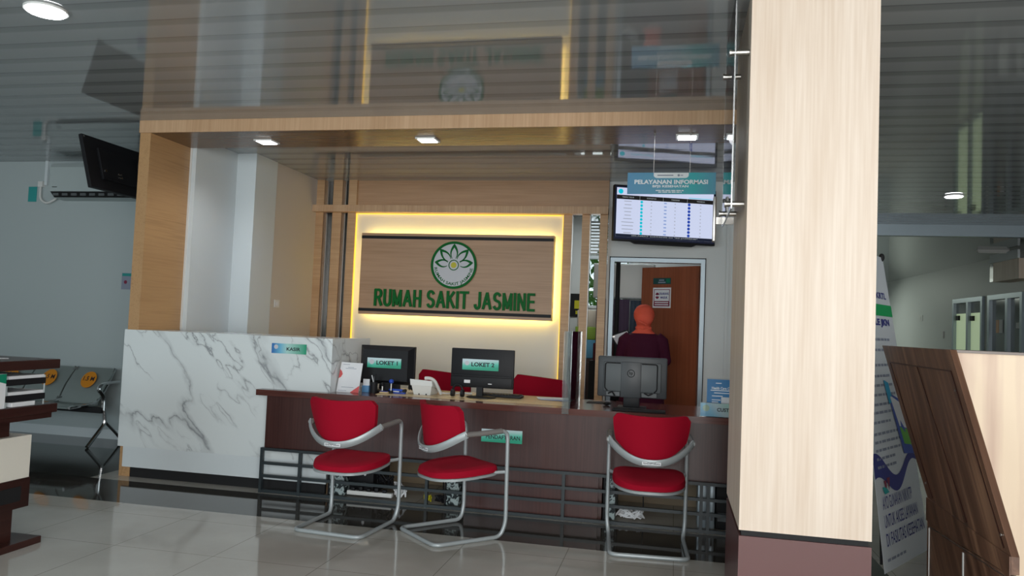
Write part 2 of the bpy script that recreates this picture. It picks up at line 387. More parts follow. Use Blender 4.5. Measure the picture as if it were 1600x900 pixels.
# ================================================================ STRUCTURE
H = 3.033
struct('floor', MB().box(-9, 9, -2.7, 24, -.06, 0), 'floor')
struct('ceiling', MB().box(-9, 9, -2.7, 24, H, H+.08), 'ceiling')
struct('wall_left', MB().box(-9, -4.56, 7.29, 7.45, 0, H), mat('lobby_white_dimmed', (.42, .475, .48), .55))  # white wall darkened in its colour to stand in for light falloff
struct('wall_lobby_left', MB().box(-9.1, -8.98, -2.7, 7.29, 0, H), 'white')
struct('wall_front', MB().box(-9, -6.6, -2.7, -2.6, 0, H).box(-2.4, -1.0, -2.7, -2.6, 0, H), 'white')
struct('wall_right', MB().box(5.88, 6.0, -2.7, 14.66, 0, H).box(5.88, 6, 14.66, 18.1, 2.33, H).box(5.88, 6, 16.19, 16.40, 0, 2.33).box(5.88, 6, 18.1, 23.3, 0, H), 'greywhite')
struct('wall_far', MB().box(1.8, 6.0, 23.25, 23.4, 0, H), 'white')
struct('wall_corridor', MB().box(1.75, 1.9, 8.46, 23.3, 0, H), 'white')
struct('wall_inner_left', MB().box(-4.555, -4.39, 6.30, 6.979, 0, H), 'white')
struct('wall_inner_rear', MB().box(-4.555, -4.19, 7.401, 8.36, 0, H), 'white_warm')
struct('wall_inner_pier', MB().box(-4.555, -4.177, 6.98, 7.4, 0, H), 'white')
struct('wall_alcove', MB().box(-3.70, -1.21, 8.40, 8.43, 0, 2.72), 'cream')
struct('wall_back', MB().box(-.735, -.700, 8.46, 8.58, 0, H).box(-.700, .315, 8.46, 8.58, 2.19, H).box(.315, 1.76, 8.46, 8.58, 0, H), 'greywhite')
struct('trim_corner', MB().box(.53, .56, 8.440, 8.46, 0, H), 'greywhite')
struct('wall_feature', MB().box(-3.70, -.735, 8.40, 8.58, 2.74, H), 'oak_hx')
k = 1
for x0, x1, zt in ((-4.19, -4.095, H), (-3.98, -3.866, H), (-3.785, -3.684, H), (-1.223, -1.13, 2.74), (-1.017, -.932, 2.74), (-.82, -.735, 2.74)):
    struct('trim_%d' % k, MB().box(x0, x1, 8.36, 8.50 if x0 < -3 else 8.405, 0, zt), 'oak_hz'); k += 1
struct('trim_7', MB().box(-4.189, -.727, 8.26, 8.37, 2.642, 2.722), 'oak_beam')
struct('trim_8', MB().box(-4.19, -3.69, 8.50, 8.56, 0, H), 'glassdark')
for i, x in enumerate((-4.092, -3.863)):
    struct('trim_%d' % (9+i), MB().box(x, x+.012, 8.44, 8.499, 0, H), 'steel')
struct('trim_11', MB().box(-1.129, -1.124, 8.38, 8.43, 0, 2.64), 'steel')
struct('trim_12', MB().box(-.931, -.926, 8.38, 8.43, 0, 2.64), 'steel')
# office beyond the door
struct('wall_office_left', MB().box(-4.3, -4.18, 8.6, 11.2, 0, H), 'white')
struct('wall_office_back', MB().box(-4.3, -1.27, 11.2, 11.32, 0, H).box(-1.27, -.62, 11.2, 11.32, 0, 1.70).box(-.62, 1.75, 11.2, 11.32, 0, H), 'greywhite')
o = struct('window_1', MB().box(-1.27, -1.235, 11.18, 11.3, 1.70, H).box(-.655, -.62, 11.18, 11.3, 1.70, H).box(-1.235, -.655, 11.18, 11.3, 1.70, 1.735).box(-1.235, -.655, 11.18, 11.3, 2.42, 2.47), 'white')
MB().box(-1.235, -.655, 11.24, 11.246, 1.735, 2.42).build('window_glass', 'pane', o, smooth=False)
b = MB()
for i in range(11): b.prism([(-1.235, 11.22, 2.485+i*.047), (-1.235, 11.225, 2.480+i*.047), (-1.235, 11.265, 2.51+i*.047), (-1.235, 11.26, 2.515+i*.047)], (.58, 0, 0))
b.build('louvre', 'whiteplastic', o, smooth=False)
# corridor header beam
struct('trim_13', MB().box(1.9, 5.88, 11.58, 11.70, 2.875, H), 'alu')
struct('baseboard_left', MB().box(-9, -4.56, 7.277, 7.29, 0, .10), 'white')

# portal of light oak round the reception
po = MB().box(-4.553, -4.45, 5.735, 6.30, 0, 2.928).build('trim_portal', 'oak_h', kind='structure', smooth=False)
MB().box(-4.553, 1.103, 5.719, 5.735, 2.928, H).build('beam_face', 'oak_beam', po, smooth=False)
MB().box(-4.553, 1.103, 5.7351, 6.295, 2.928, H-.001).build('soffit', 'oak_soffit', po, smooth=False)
MB().box(-4.449, -4.43, 6.29, 6.312, 1.24, 2.928).build('edge_strip', 'whiteplastic', po, smooth=False)

MB().box(1.0, 1.103, 5.735, 6.30, 0, 2.928).build('jamb', 'oak_h', po, smooth=False)

# big pillar standing in front of the portal
pl = MB().box(.3195, .885, 3.70, 4.515, .508, H).build('column', 'oak_v', kind='structure', smooth=False)
MB().box(.331, .874, 3.712, 4.505, .482, .508).build('shadow_gap', 'blackmatte', pl, smooth=False)
MB().box(.3195, .885, 3.70, 4.515, 0, .482).build('plinth', 'base_maroon', pl, smooth=False)

# doors
def alu_frame(x0, x1, z1, y, parent_name, n):
    b = MB().box(x0, x0+.045, y-.02, y+.1, 0, z1).box(x1-.045, x1, y-.02, y+.1, 0, z1).box(x0+.045, x1-.045, y-.02, y+.1, z1-.045, z1)
    return b.build('door_%d' % n, 'alu', kind='structure', smooth=False)
d1 = alu_frame(-.700, .315, 2.19, 8.47, '', 1)
MB().box(-.708, -.700, 8.44, 8.465, 0, 2.20).box(.315, .323, 8.44, 8.465, 0, 2.20).box(-.708, .323, 8.44, 8.465, 2.19, 2.198).build('rubber_seal', 'blackmatte', d1, smooth=False)
# open wooden leaf
HX, HY = .255, 8.60
ang = math.atan2(9.03-HY, -.375-HX)
ux, uy = math.cos(ang), math.sin(ang); wd = math.hypot(9.03-HY, -.375-HX)
nx, ny = uy, -ux            # faces the room in front
if ny > 0: nx, ny = -nx, -ny
def leafpt(a, z, d=0): return (HX+ux*a+nx*d, HY+uy*a+ny*d, z)
lf = MB().prism([leafpt(0, .01), leafpt(wd, .01), leafpt(wd, 2.13), leafpt(0, 2.13)], (-nx*.04, -ny*.04, 0)).build('door_leaf', 'door_wood', d1, smooth=False)
fn = plane_fn(leafpt(0, 0, .002), (-ux, -uy, 0), (0, 0, 1), (nx, ny, 0))
def leafbox(b, a0, a1, z0, z1, d0=.001, d1=.004):
    b.prism([leafpt(a0, z0, d0), leafpt(a1, z0, d0), leafpt(a1, z1, d0), leafpt(a0, z1, d0)], (nx*(d1-d0), ny*(d1-d0), 0))
    return b
MB().cyl(leafpt(wd-.06, 1.0, 0), leafpt(wd-.06, 1.0, .05), .012).cyl(leafpt(wd-.06, 1.0, .05), leafpt(wd-.17, 1.0, .05), .009).build('door_handle', 'steel', lf)

# corridor doors
def cdoor(n, y0, y1, paneM, mid):
    fr = MB().box(5.84, 5.97, y0, y0+.09, 0, 2.33).box(5.84, 5.97, y1-.09, y1, 0, 2.33).box(5.84, 5.97, y0+.09, y1-.09, 2.24, 2.33).box(5.84, 5.97, mid-.05, mid+.05, 0, 2.24).box(5.84, 5.97, y0+.09, y1-.09, 0, .1)
    o = fr.build('door_%d' % n, 'alu', kind='structure', smooth=False)
    MB().box(5.90, 5.93, y0+.09, mid-.05, .1, 2.24).box(5.90, 5.93, mid+.05, y1-.09, .1, 2.24).build('glass_pane', paneM, o, smooth=False)
    return o
M['pane_lit'] = mat('frosted_lit_pane', (.3, .36, .26), .4, emit=(.55, .70, .42), estr=.42)
M['pane_dark'] = mat('dark_green_pane', (.02, .045, .035), .12)
d2 = cdoor(2, 16.42, 18.05, 'pane_lit', 17.2)
MB().box(5.893, 5.899, 16.52, 17.14, 2.02, 2.24).box(5.893, 5.899, 17.26, 17.95, 2.02, 2.24).build('transom_shade', 'pane_dark', d2, smooth=False)
MB().box(5.86, 5.90, 17.75, 17.9, 1.88, 1.98).box(5.86, 5.90, 16.95, 17.1, 1.86, 1.96).build('door_sticker', 'blackmatte', d2, smooth=False)
d3 = cdoor(3, 14.68, 16.17, 'pane_dark', 15.32)
MB().box(5.885, 5.899, 15.6, 15.75, 1.62, 1.86).build('door_notice', 'paper', d3, smooth=False)
MB().box(5.88, 5.899, 15.75, 15.86, 1.62, 1.86).build('door_notice', 'orange', d3, smooth=False)
MB().box(5.885, 5.899, 14.8, 15.02, 1.70, 1.80).build('door_notice', 'paper', d3, smooth=False)

# ================================================================ RECEPTION COUNTERS
def grad_sign(name, stops, **kw): M[name] = gradient(name, stops, **kw); return M[name]
GREEN_STOPS = [(0, (.02, .36, .22)), (.35, (.10, .55, .42)), (.75, (.55, .72, .74)), (1, (.62, .74, .80))]
grad_sign('green_sign', GREEN_STOPS, axis=2, mix=(0, -.25))
grad_sign('kasir_sign', [(0, (.01, .12, .42)), (.25, (.15, .45, .65)), (.45, (.40, .66, .62)), (1, (.0, .30, .15))], axis=0)
grad_sign('hanging_sign', [(0, (.08, .27, .46)), (.45, (.09, .34, .48)), (.75, (.03, .44, .46)), (1, (.10, .32, .45))], axis=0)
grad_sign('service_sign', [(0, (.05, .36, .62)), (.35, (.30, .60, .75)), (.6, (.62, .72, .74)), (1, (.45, .70, .55))], axis=0, mix=(2, .3))

# marble cashier counter
cc = thing('cashier_counter', 'tall white marble-look cashier counter with grey veins, below the oak portal at left', 'counter', (-3.6, 5.95, 0))
MB().box(-4.557, -2.656, 5.705, 5.720, .253, 1.234).build('marble_panel', 'marble', cc, smooth=False)
MB().box(-2.670, -2.656, 5.7201, 6.48, .10, 1.234).build('marble_side', 'marble', cc, smooth=False)
MB().box(-4.44, -2.671, 5.7201, 6.2, 1.215, 1.234).build('counter_top', 'marble', cc, smooth=False)
MB().box(-4.506, -2.656, 5.709, 5.722, .084, .2525).build('lower_panel', 'white', cc, smooth=False)
MB().box(-4.44, -2.671, 5.728, 5.76, 0, 1.2).build('carcass', 'blackmatte', cc, smooth=False)

ks = thing('cashier_sign', 'small blue and green sign reading KASIR stuck on the marble counter', 'sign', (-3.03, 5.70, 1.095))
MB().box(-3.182, -2.878, 5.700, 5.7045, 1.098, 1.178).build('plate', 'kasir_sign', ks, smooth=False)
b = MB(); b.text('KASIR', plane_fn((-2.99, 5.699, 1.136), (1, 0, 0), (0, 0, 1), (0, -1, 0)), .12, .028, .025); b.build('lettering', 'blacktext', ks, smooth=False)
MB().cyl((-3.143, 5.6998, 1.150), (-3.143, 5.6985, 1.150), .018, 16).build('emblem', 'logo_white', ks)

# long desk
dk = thing('reception_desk', 'long dark mahogany reception desk with a black iron rail along its foot', 'desk', (-1.2, 5.9, 0))
MB().prism([(-3.247, 5.607, .762), (1.0, 5.607, .762), (1.0, 6.42, .762), (-2.650, 6.42, .762), (-2.650, 5.703, .762), (-3.247, 5.703, .762)], (0, 0, .046)).build('desk_top', 'mahogany_top', dk, smooth=False)
MB().box(-2.30, -.735, 5.775, 6.415, .8083, .8115).build('inner_worktop', 'desk_light', dk, smooth=False)
b = MB().box(-3.165, 1.0, 5.640, 5.665, .345, .762); b.box(-1.50, -.50, 5.641, 5.664, .012, .345)
b.build('front_panel', 'mahogany', dk, smooth=False)
b = MB()
for z in (.335, .226, .125, .008): b.box(-3.175, 1.0, 5.600, 5.625, z-.004, z+.018)
for x in (-3.175, -2.845, -1.80, -.76, .215, .262, .9): b.box(x, x+.022, 5.598, 5.627, 0, .352)
b.build('foot_rail', 'iron', dk, smooth=False)
for x0, x1 in ((-2.55, -1.47), (-.52, 1.0)): MB().box(x0, x1, 6.40, 6.42, 0.002, .762).build('back_board', 'beige_board', dk, smooth=False)
for x0, x1 in ((-1.50, -1.475), (-.50, -.475), (.98, 1.0)): MB().box(x0, x1, 5.67, 6.39, .002, .762).build('side_board', 'mahogany', dk, smooth=False)

# wrapped legs/towers behind the rail
for x0, x1, lab in ((-1.66, -1.56, 'floral wrapped narrow case under the desk behind the middle red chair'), (-.452, -.380, 'floral wrapped narrow case under the desk behind the rightmost red chair'), (-2.62, -2.49, 'dark floral wrapped case under the desk behind the leftmost red chair')):
    t = thing('computer_tower', lab, 'computer', ((x0+x1)/2, 5.86, 0), group='cases wrapped in floral cover')
    MB().box(x0, x1, 5.70, 6.05, .012, .325, .006).build('body', 'floral', t)
    MB().box(x0-.014, x0-.001, 5.70, 6.05, .004, .33).build('side_cover', 'black', t)
t = thing('computer_tower', 'plain black computer case under the desk beside the power strip', 'computer', (-2.36, 5.9, 0))
MB().box(-2.47, -2.27, 5.74, 6.1, .03, .335, .008).build('body', 'black', t)
for x in (-2.42, -2.32): MB().box(x-.009, x+.009, 5.733, 5.741, .255, .275).build('button', 'midgrey', t)
MB().ell((-2.34, 5.737, .19), .012, .006, .02).build('badge', 'paper', t)
t = thing('power_strip', 'long white power strip on the floor under the desk', 'power strip', (-2.27, 5.70, 0))
MB().box(-2.46, -2.09, 5.675, 5.72, .030, .062, .004).build('body', 'whiteplastic', t)
for i in range(5): MB().box(-2.43+i*.065, -2.40+i*.065, 5.68, 5.715, .0625, .085+.01*(i % 2), .004).build('plug', 'black', t)
def squiggle(c, n, r, seed, h=.05):
    rnd = random.Random(seed); pts = []
    for i in range(n*10):
        a = i*2*PI/10; q = r*(.6+.5*rnd.random())
        pts.append((c[0]+q*math.cos(a), c[1]+.45*q*math.sin(a), c[2]+h*rnd.random()))
    return pts
tag(MB().tube(squiggle((-2.06, 5.78, .02), 4, .05, 3, .12), .007, 6).build('cable_coil', 'paper', None), 'white cable bundled at the right end of the power strip', 'cable')
tag(MB().tube(squiggle((-1.72, 5.78, .012), 5, .045, 5, .05), .007, 6).build('cable_coil', 'black', None), 'black cables heaped on the floor left of the middle floral case', 'cable')
tag(MB().tube(squiggle((-1.82, 5.75, .012), 3, .03, 8, .05), .007, 6).build('cable_coil', 'yellow', None), 'short yellow cable on the floor under the desk', 'cable')
tag(MB().tube(squiggle((-.27, 5.82, .012), 7, .10, 9, .07), .006, 6).build('cable_coil', 'paper', None), 'grey white network cables coiled on the floor under the right end of the desk', 'cable')
tag(MB().tube(squiggle((-2.19, 5.80, .09), 5, .07, 19, .10), .006, 6).build('cable_coil', 'black', None), 'tangled black leads lying over the white power strip', 'cable')
def hangc(x, y, z0, z1, sag, lab, m='black'):
    tag(MB().tube(arc([(x, y, z0), (x+.01, y+.01, (z0+z1)/2), (x+sag, y, z1)], .08), .005, 6).build('cable', m, None), lab, 'cable')
hangc(-1.74, 5.80, .76, .07, .03, 'thin black cable hanging under the desk beside the middle floral case')
hangc(-.20, 5.85, .76, .08, .02, 'thin black cable hanging down to the coiled network cables')
tag(MB().tube(arc([(-2.19, 5.9, .745), (-2.17, 5.88, .36), (-2.10, 5.85, .33), (-1.85, 5.9, .43), (-1.80, 5.95, .745)], .08), .012, 8).build('cable', 'black', None), 'thick black cable looping under the desk between two red chairs', 'cable')
tag(MB().tube(arc([(-.30, 5.8, .76), (-.28, 5.78, .30), (-.22, 5.76, .245), (-.12, 5.78, .30), (-.11, 5.8, .76)], .08), .008, 8).build('cable', 'paper', None), 'white cable looping below the desk behind the rightmost red chair', 'cable')
for i, (x0, x1, m, lab) in enumerate(((.215-.008, .275, 'alu', 'left pale grey box file standing under the right desk end'), (.287, .327, 'alu', 'right pale grey box file standing under the right desk end'), (.335, .42, 'blackmatte', 'black box file standing under the right desk end against the pillar'))):
    t = thing('box_file', lab, 'box', ((x0+x1)/2, 5.9, 0))
    MB().box(x0, x1, 5.75, 6.05, .002, .325, .004).build('body', m, t); MB().box(x0+.012, x1-.012, 5.747, 5.7505, .06, .12).build('spine_label', 'midgrey', t)

# registration plate under the desk edge
ps = thing('registration_sign', 'green sign reading PENDAFTARAN fixed to the desk front behind the middle red chair', 'sign', (-1.23, 5.63, .52))
MB().box(-1.386, -1.074, 5.633, 5.6395, .522, .617).build('plate', 'green_sign', ps, smooth=False)
b = MB(); b.text('PENDAFTARAN', plane_fn((-1.22, 5.632, .562), (1, 0, 0), (0, 0, 1), (0, -1, 0)), .26, .03, .02); b.build('lettering', 'blacktext', ps, smooth=False)
MB().cyl((-1.365, 5.6328, .585), (-1.365, 5.6315, .585), .014, 16).build('emblem', 'logo_white', ps)

# ---------------------------------------------------------------- visitor chairs
def make_chair(loc, rz, label):
    t = thing('visitor_chair', label, 'chair', loc, rz, 'red visitor chairs at the desk')
    L = dict(local=True)
    r = .0135
    # base loop with both legs and arms in one bent tube
    leftleg = [(-.262, -.10, .690), (-.262, .235, .705), (-.262, .245, .10), (-.248, .215, r), (-.240, -.27, r)]
    rightleg = [(-x, y, z) for x, y, z in leftleg][::-1]
    MB().tube(arc(leftleg+rightleg, .055), r, 12).build('tube_frame', 'silver', t, **L)
    for s in (-1, 1):
        MB().tube([(s*.262, -.09, .691), (s*.262, .0, .694), (s*.262, .185, .7035)], .0185, 12, flat=(1.15, .95)).build('armrest', 'arm_grey', t, **L)
        MB().tube([(s*.262, .243, .435), (s*.205, .17, .425)], .011, 8).build('seat_stub', 'silver', t, **L)
    # sagging back band
    pts = []
    for i in range(25):
        a = -1+2*i/24
        pts.append((a*.268, -.085-.155*(1-a*a)**.8, .695-.118*(1-abs(a)**2.3)))
    MB().tube(pts, .025, 10, flat=(.40, 1.0)).build('back_band', 'silver', t, **L)
    # backrest: curved upholstered shell whose lower edge follows the band
    def F(u, v):
        a = -1+2*u; top = .862+.014*abs(a)**2-.040*max(0, abs(a)-.84)**2/.0256
        bot = .588+.108*abs(a)**2.3
        wv = .236+.008*v-.012*(1-v)**2
        z = bot+(top-bot)*v
        return (a*wv, -.082-.132*(1-(a*.9)**2)+.0-.035*v, z)
    b = MB(); b.slab(F, 22, 10, .038, lambda u, v: (0, 1, 0)); bmesh.ops.bevel(b.bm, geom=[e for e in b.bm.edges if len(e.link_faces) == 2 and e.calc_face_angle(0) > 1.0], offset=.014, segments=3, affect='EDGES')
    b.build('backrest', 'red', t, **L)
    # seat
    def ring(k, z, g=0):
        out = []
        for i in range(40):
            a = 2*PI*i/40; c, s_ = math.cos(a), math.sin(a)
            e = .62 if s_ < 0 else .40
            x = math.copysign(abs(c)**e, c)*(.236 if s_ > 0 else .236-.045*abs(s_)); y = math.copysign(abs(s_)**(e+.10), s_)*.235
            x *= k; y *= k
            out.append((x, y+.0, z+g*(abs(x)/.232)**2*0.012+.016*y/.235))
        return out
    b = MB(); b.loft([ring(.92, .412), ring(.99, .417), ring(1.0, .430), ring(.975, .446, 1), ring(.90, .456, 1), ring(.6, .461, 1), ring(.2, .456)]); b.build('seat', 'red', t, **L)
    b = MB(); b.loft([ring(.93, .394), ring(1.0, .397), ring(1.005, .413), ring(.95, .416)]); b.build('seat_pan', 'silver', t, **L)
    # label on the band
    b = MB(); b.slab(lambda u, v: (-.058+.116*u, -.2495+0.0022*((2*u-1)**2), .5675+.019*v), 6, 1, .001, lambda u, v: (0, -1, 0)); lb = b.build('band_label', 'paper', t, **L)
    b = MB(); b.text('PENDAFTARAN', lambda x, y, z: Vector((x, -.2512+.0022*(x/.058)**2, .577+y)), .104, .011, .02); b.build('lettering', 'blacktext', lb, local=True, smooth=False)
    return t
M['arm_grey'] = mat('grey_brown_arm_pad', (.20, .185, .175), .45)
c3 = make_chair((-.128, 5.13, 0), D(4.5), 'red cantilever visitor chair seen straight from behind, nearest the pillar')
dup(c3, (-2.125, 4.93, 0), D(-5), 'red cantilever visitor chair in front of the left desk end, nearest the marble counter')
dup(c3, (-1.40, 4.995, 0), D(-43), 'red cantilever visitor chair turned to the right, between the two others')

# staff chairs behind the desk
def staff_chair(loc, rz, label):
    t = thing('staff_chair', label, 'chair', loc, rz, 'red staff chairs behind the desk')
    L = dict(local=True)
    def F(u, v):
        a = -1+2*u; top = .935-.02*a-.05*max(0, abs(a)-.85)**2/.0225; return (a*.25, .20+.02*(1-a*a), .58+(top-.58)*v)
    b = MB(); b.slab(F, 16, 8, .05, lambda u, v: (0, -1, 0)); bmesh.ops.bevel(b.bm, geom=[e for e in b.bm.edges if len(e.link_faces) == 2 and e.calc_face_angle(0) > 1.0], offset=.018, segments=3, affect='EDGES'); b.build('backrest', 'red', t, **L)
    MB().box(-.24, .24, -.25, .19, .46, .53, .025).build('seat', 'red', t, **L)
    MB().tube([(0, .235, .62), (0, .25, .44), (0, .05, .44)], .018).build('back_bar', 'black', t, **L)
    MB().cyl((0, 0, .06), (0, 0, .46), .028).build('post', 'black', t, **L)
    for i in range(5):
        a = 2*PI*i/5+.3
        MB().tube([(0, 0, .10), (.27*math.cos(a), .27*math.sin(a), .07)], [.022, .013]).build('base_leg', 'black', t, **L)
        MB().cyl((.27*math.cos(a)-.012, .27*math.sin(a), .028), (.27*math.cos(a)+.012, .27*math.sin(a), .028), .028).build('caster', 'black', t, **L)
    return t
s1 = staff_chair((-2.08, 6.75, 0), PI, 'red staff chair behind the desk, seen between the LOKET 1 and LOKET 2 monitors')
s1.rotation_euler.z = 0; s1.location = (-2.08, 6.76, 0)
dup(s1, (-1.17, 6.76, 0), 0, 'red staff chair behind the desk, right of the LOKET 2 monitor')

# ---------------------------------------------------------------- things on the desk
ZT = .8085
def plate_text(parent, body, cx, y, cz, w, h, bold=.02, m='blacktext', rz=0):
    b = MB(); b.text(body, plane_fn((cx, y, cz), (math.cos(rz), math.sin(rz), 0), (0, 0, 1), (math.sin(rz), -math.cos(rz), 0)), w, h, bold); return b.build('lettering', m, parent, smooth=False)
# LOKET 1
t = thing('computer_monitor', 'black computer monitor seen from behind with a LOKET 1 sign', 'monitor', (-2.305, 6.02, ZT))
b = MB().box(-2.542, -2.070, 6.02, 6.055, .872, 1.188, .004)
b.build('screen_frame', 'black', t)
b = MB(); A = [(-2.538, 6.02, .876), (-2.074, 6.02, .876), (-2.074, 6.02, 1.184), (-2.538, 6.02, 1.184)]; B_ = [(-2.50, 5.965, .905), (-2.112, 5.965, .905), (-2.112, 5.965, 1.155), (-2.50, 5.965, 1.155)]
b.loft([A, B_]); b.build('rear_shell', 'black', t, smooth=False)
MB().box(-2.34, -2.27, 6.0, 6.03, .82, .93).build('stand', 'black', t); MB().box(-2.42, -2.19, 5.93, 6.11, .8118, .824, .004).build('stand_base', 'black', t)
sg = MB().box(-2.457, -2.164, 5.955, 5.962, 1.008, 1.088).build('sign_plate', 'green_sign', t, smooth=False); sg['label'] = 'green LOKET 1 sign'
plate_text(sg, 'LOKET 1', -2.285, 5.954, 1.050, .185, .034, .035)
MB().cyl((-2.418, 5.955, 1.055), (-2.418, 5.953, 1.055), .021, 18).build('emblem', 'logo_white', t)
# LOKET 2
t = thing('computer_monitor', 'flat black computer monitor seen from behind with a LOKET 2 sign', 'monitor', (-1.485, 5.98, ZT+.003))
MB().box(-1.744, -1.228, 5.972, 6.005, .890, 1.200, .006).build('screen_frame', 'black', t)
MB().box(-1.735, -1.238, 5.962, 5.9721, .898, .985, .004).build('rear_shell', 'black', t)
MB().box(-1.735, -1.238, 5.955, 5.9625, .975, .990, .003).build('rear_ridge', 'black', t)
MB().box(-1.525, -1.475, 5.965, 6.0, .82, .93).build('stand', 'black', t)
b = MB(); b.loft([[(-1.49+.12*math.cos(a)*k, 5.99+.09*math.sin(a)*k, z) for a in [2*PI*i/28 for i in range(28)]] for k, z in ((1, .8118), (1, .818), (.9, .823), (.3, .826))]); b.build('stand_base', 'black', t)
sg = MB().box(-1.649, -1.351, 5.966, 5.9715, 1.030, 1.117).build('sign_plate', 'green_sign', t, smooth=False); sg['label'] = 'green LOKET 2 sign'
plate_text(sg, 'LOKET 2', -1.480, 5.965, 1.076, .19, .034, .035)
MB().cyl((-1.610, 5.966, 1.083), (-1.610, 5.964, 1.083), .018, 18).build('emblem', 'logo_white', t)
MB().box(-1.628, -1.578, 5.9605, 5.9622, .925, .950).build('barcode_label', 'paper', t)
MB().box(-1.43, -1.40, 5.9605, 5.9622, .922, .928).build('port_label', 'paper', t)
# third monitor
t = thing('computer_monitor', 'dark grey computer monitor with a round logo, seen from behind before the doorway', 'monitor', (-.27, 5.9, ZT))
MB().box(-.556, -.036, 5.902, 5.945, .888, 1.196, .012).build('screen_frame', 'darkgrey', t)
MB().box(-.51, -.078, 5.887, 5.903, .930, 1.155, .010).build('rear_shell', 'midgrey', t)
MB().box(-.378, -.228, 5.878, 5.888, .890, 1.158, .004).build('rear_spine', 'darkgrey', t)
b = MB()
for s in (-1, 1):
    c = -.303+s*.19
    b.tube(arc([(-.303+s*.08, 5.885, 1.146), (c+s*.005, 5.885, 1.146), (c+s*.005, 5.885, .955), (c-s*.015, 5.885, .935)], .02), .005, 6)
b.build('rear_groove', 'blackmatte', t)
MB().box(-.355, -.235, 5.885, 5.91, ZT, .90, .004).build('stand', 'black', t); MB().box(-.40, -.185, 5.83, 6.0, ZT, .822, .004).build('stand_base', 'black', t)
b = MB(); b.tube([(-.303+.027*math.cos(2*PI*i/28), 5.876, 1.072+.027*math.sin(2*PI*i/28)) for i in range(28)], .0025, 6, closed=True)
b.text('hp', plane_fn((-.303, 5.8755, 1.072), (1, 0, 0), (0, 0, 1), (0, -1, 0)), .028, .030, .02); b.build('logo', 'blackmatte', t, smooth=False)
b = MB(); b.tube([(-.47, 5.87, .915), (-.44, 5.865, .93), (-.42, 5.868, .90)], .006); b.tube([(-.20, 5.87, .93), (-.17, 5.865, .915), (-.14, 5.87, .93)], .006); b.build('plug_cable', 'black', t)
for x0, x1 in ((-.485, -.385), (-.22, -.11)): MB().box(x0, x1, 5.884, 5.8875, .898, .928).build('port_plate', 'midgrey', t)

# QR stand without the code
t = thing('payment_stand', 'white leaning notice card with red corner triangles at the left end of the desk', 'sign', (-2.55, 5.85, ZT))
q0, q1, q2, q3 = (-2.649, 5.80, ZT), (-2.457, 5.80, ZT), (-2.452, 5.85, 1.043), (-2.636, 5.85, 1.046)
MB().prism([q0, q1, q2, q3], (0, .006, 0)).build('card', 'paper', t, smooth=False)
MB().prism([(-2.60, 5.862, .99), (-2.50, 5.862, .99), (-2.50, 5.94, ZT), (-2.60, 5.94, ZT)], (0, .004, 0)).build('prop', 'paper', t, smooth=False)
def card(u, v, d=.0012):
    a = Vector(q0).lerp(Vector(q1), u); b2 = Vector(q3).lerp(Vector(q2), u); return a.lerp(b2, v)+Vector((0, -d, 0))
M['cardred'] = mat('coral_red_ink', (.65, .10, .10), .5)
b = MB(); b.faces([card(0, .45), card(.10, .50), (card(.16, .60)), card(.10, .69), card(0, .76)], [(0, 1, 2, 3, 4)]); b.faces([card(.62, 0), card(1, 0), card(1, .24)], [(0, 1, 2)]); b.build('red_corner', 'cardred', t, smooth=False)
b = MB()
for v, u0, u1 in ((.92, .10, .42), (.83, .35, .62), (.79, .25, .75), (.045, .08, .45), (.16, .2, .75)):
    b.faces([card(u0, v), card(u1, v), card(u1, v+.014), card(u0, v+.014)], [(0, 1, 2, 3)])
b.build('print_lines', 'greytext', t, smooth=False)
t = thing('card_holder', 'small pale blue card box behind the notice card on the desk', 'box', (-2.43, 5.90, ZT))
MB().box(-2.465, -2.405, 5.885, 5.925, ZT, .862, .002).build('box', mat('blue_box', (.10, .25, .45), .5), t)
MB().box(-2.462, -2.408, 5.90, 5.91, .8625, .915).build('card', 'paper', t)

# phone
t = thing('desk_phone', 'white desk telephone seen from behind between the LOKET 1 and LOKET 2 monitors', 'telephone', (-1.96, 5.95, ZT))
b = MB(); b.loft([[(-2.035, 5.93, .8118), (-1.896, 5.93, .8118), (-1.89, 6.10, .8118), (-2.03, 6.10, .8118)], [(-2.055, 5.925, .885), (-1.885, 5.925, .885), (-1.88, 6.10, .84), (-2.04, 6.10, .84)]]); b.build('body', 'whiteplastic', t, smooth=False)
b = MB(); b.loft([[(-2.062, 5.918, .886), (-1.878, 5.918, .884), (-1.87, 6.11, .845), (-2.045, 6.11, .845)], [(-2.070, 5.922, .935), (-1.885, 5.922, .926), (-1.875, 6.10, .862), (-2.05, 6.10, .865)]]); b.build('upper_shell', 'whiteplastic', t, smooth=False)
MB().tube(arc([(-1.945, 5.93, .945), (-1.90, 5.935, .948), (-1.868, 5.95, .925), (-1.842, 5.98, .86), (-1.83, 6.0, .825)], .04), .020, 12, flat=(1.2, .7)).build('handset', 'whiteplastic', t)
b = MB()
for i in range(2): b.box(-1.995+i*.06, -1.985+i*.06, 5.926, 5.9305, .8118, .822)
b.build('foot', 'black', t)
MB().tube(arc([(-1.84, 6.02, .825), (-1.76, 6.10, .818), (-1.70, 6.16, .822), (-1.62, 6.20, .818)], .05), .007, 8).build('cord', 'whiteplastic', t)

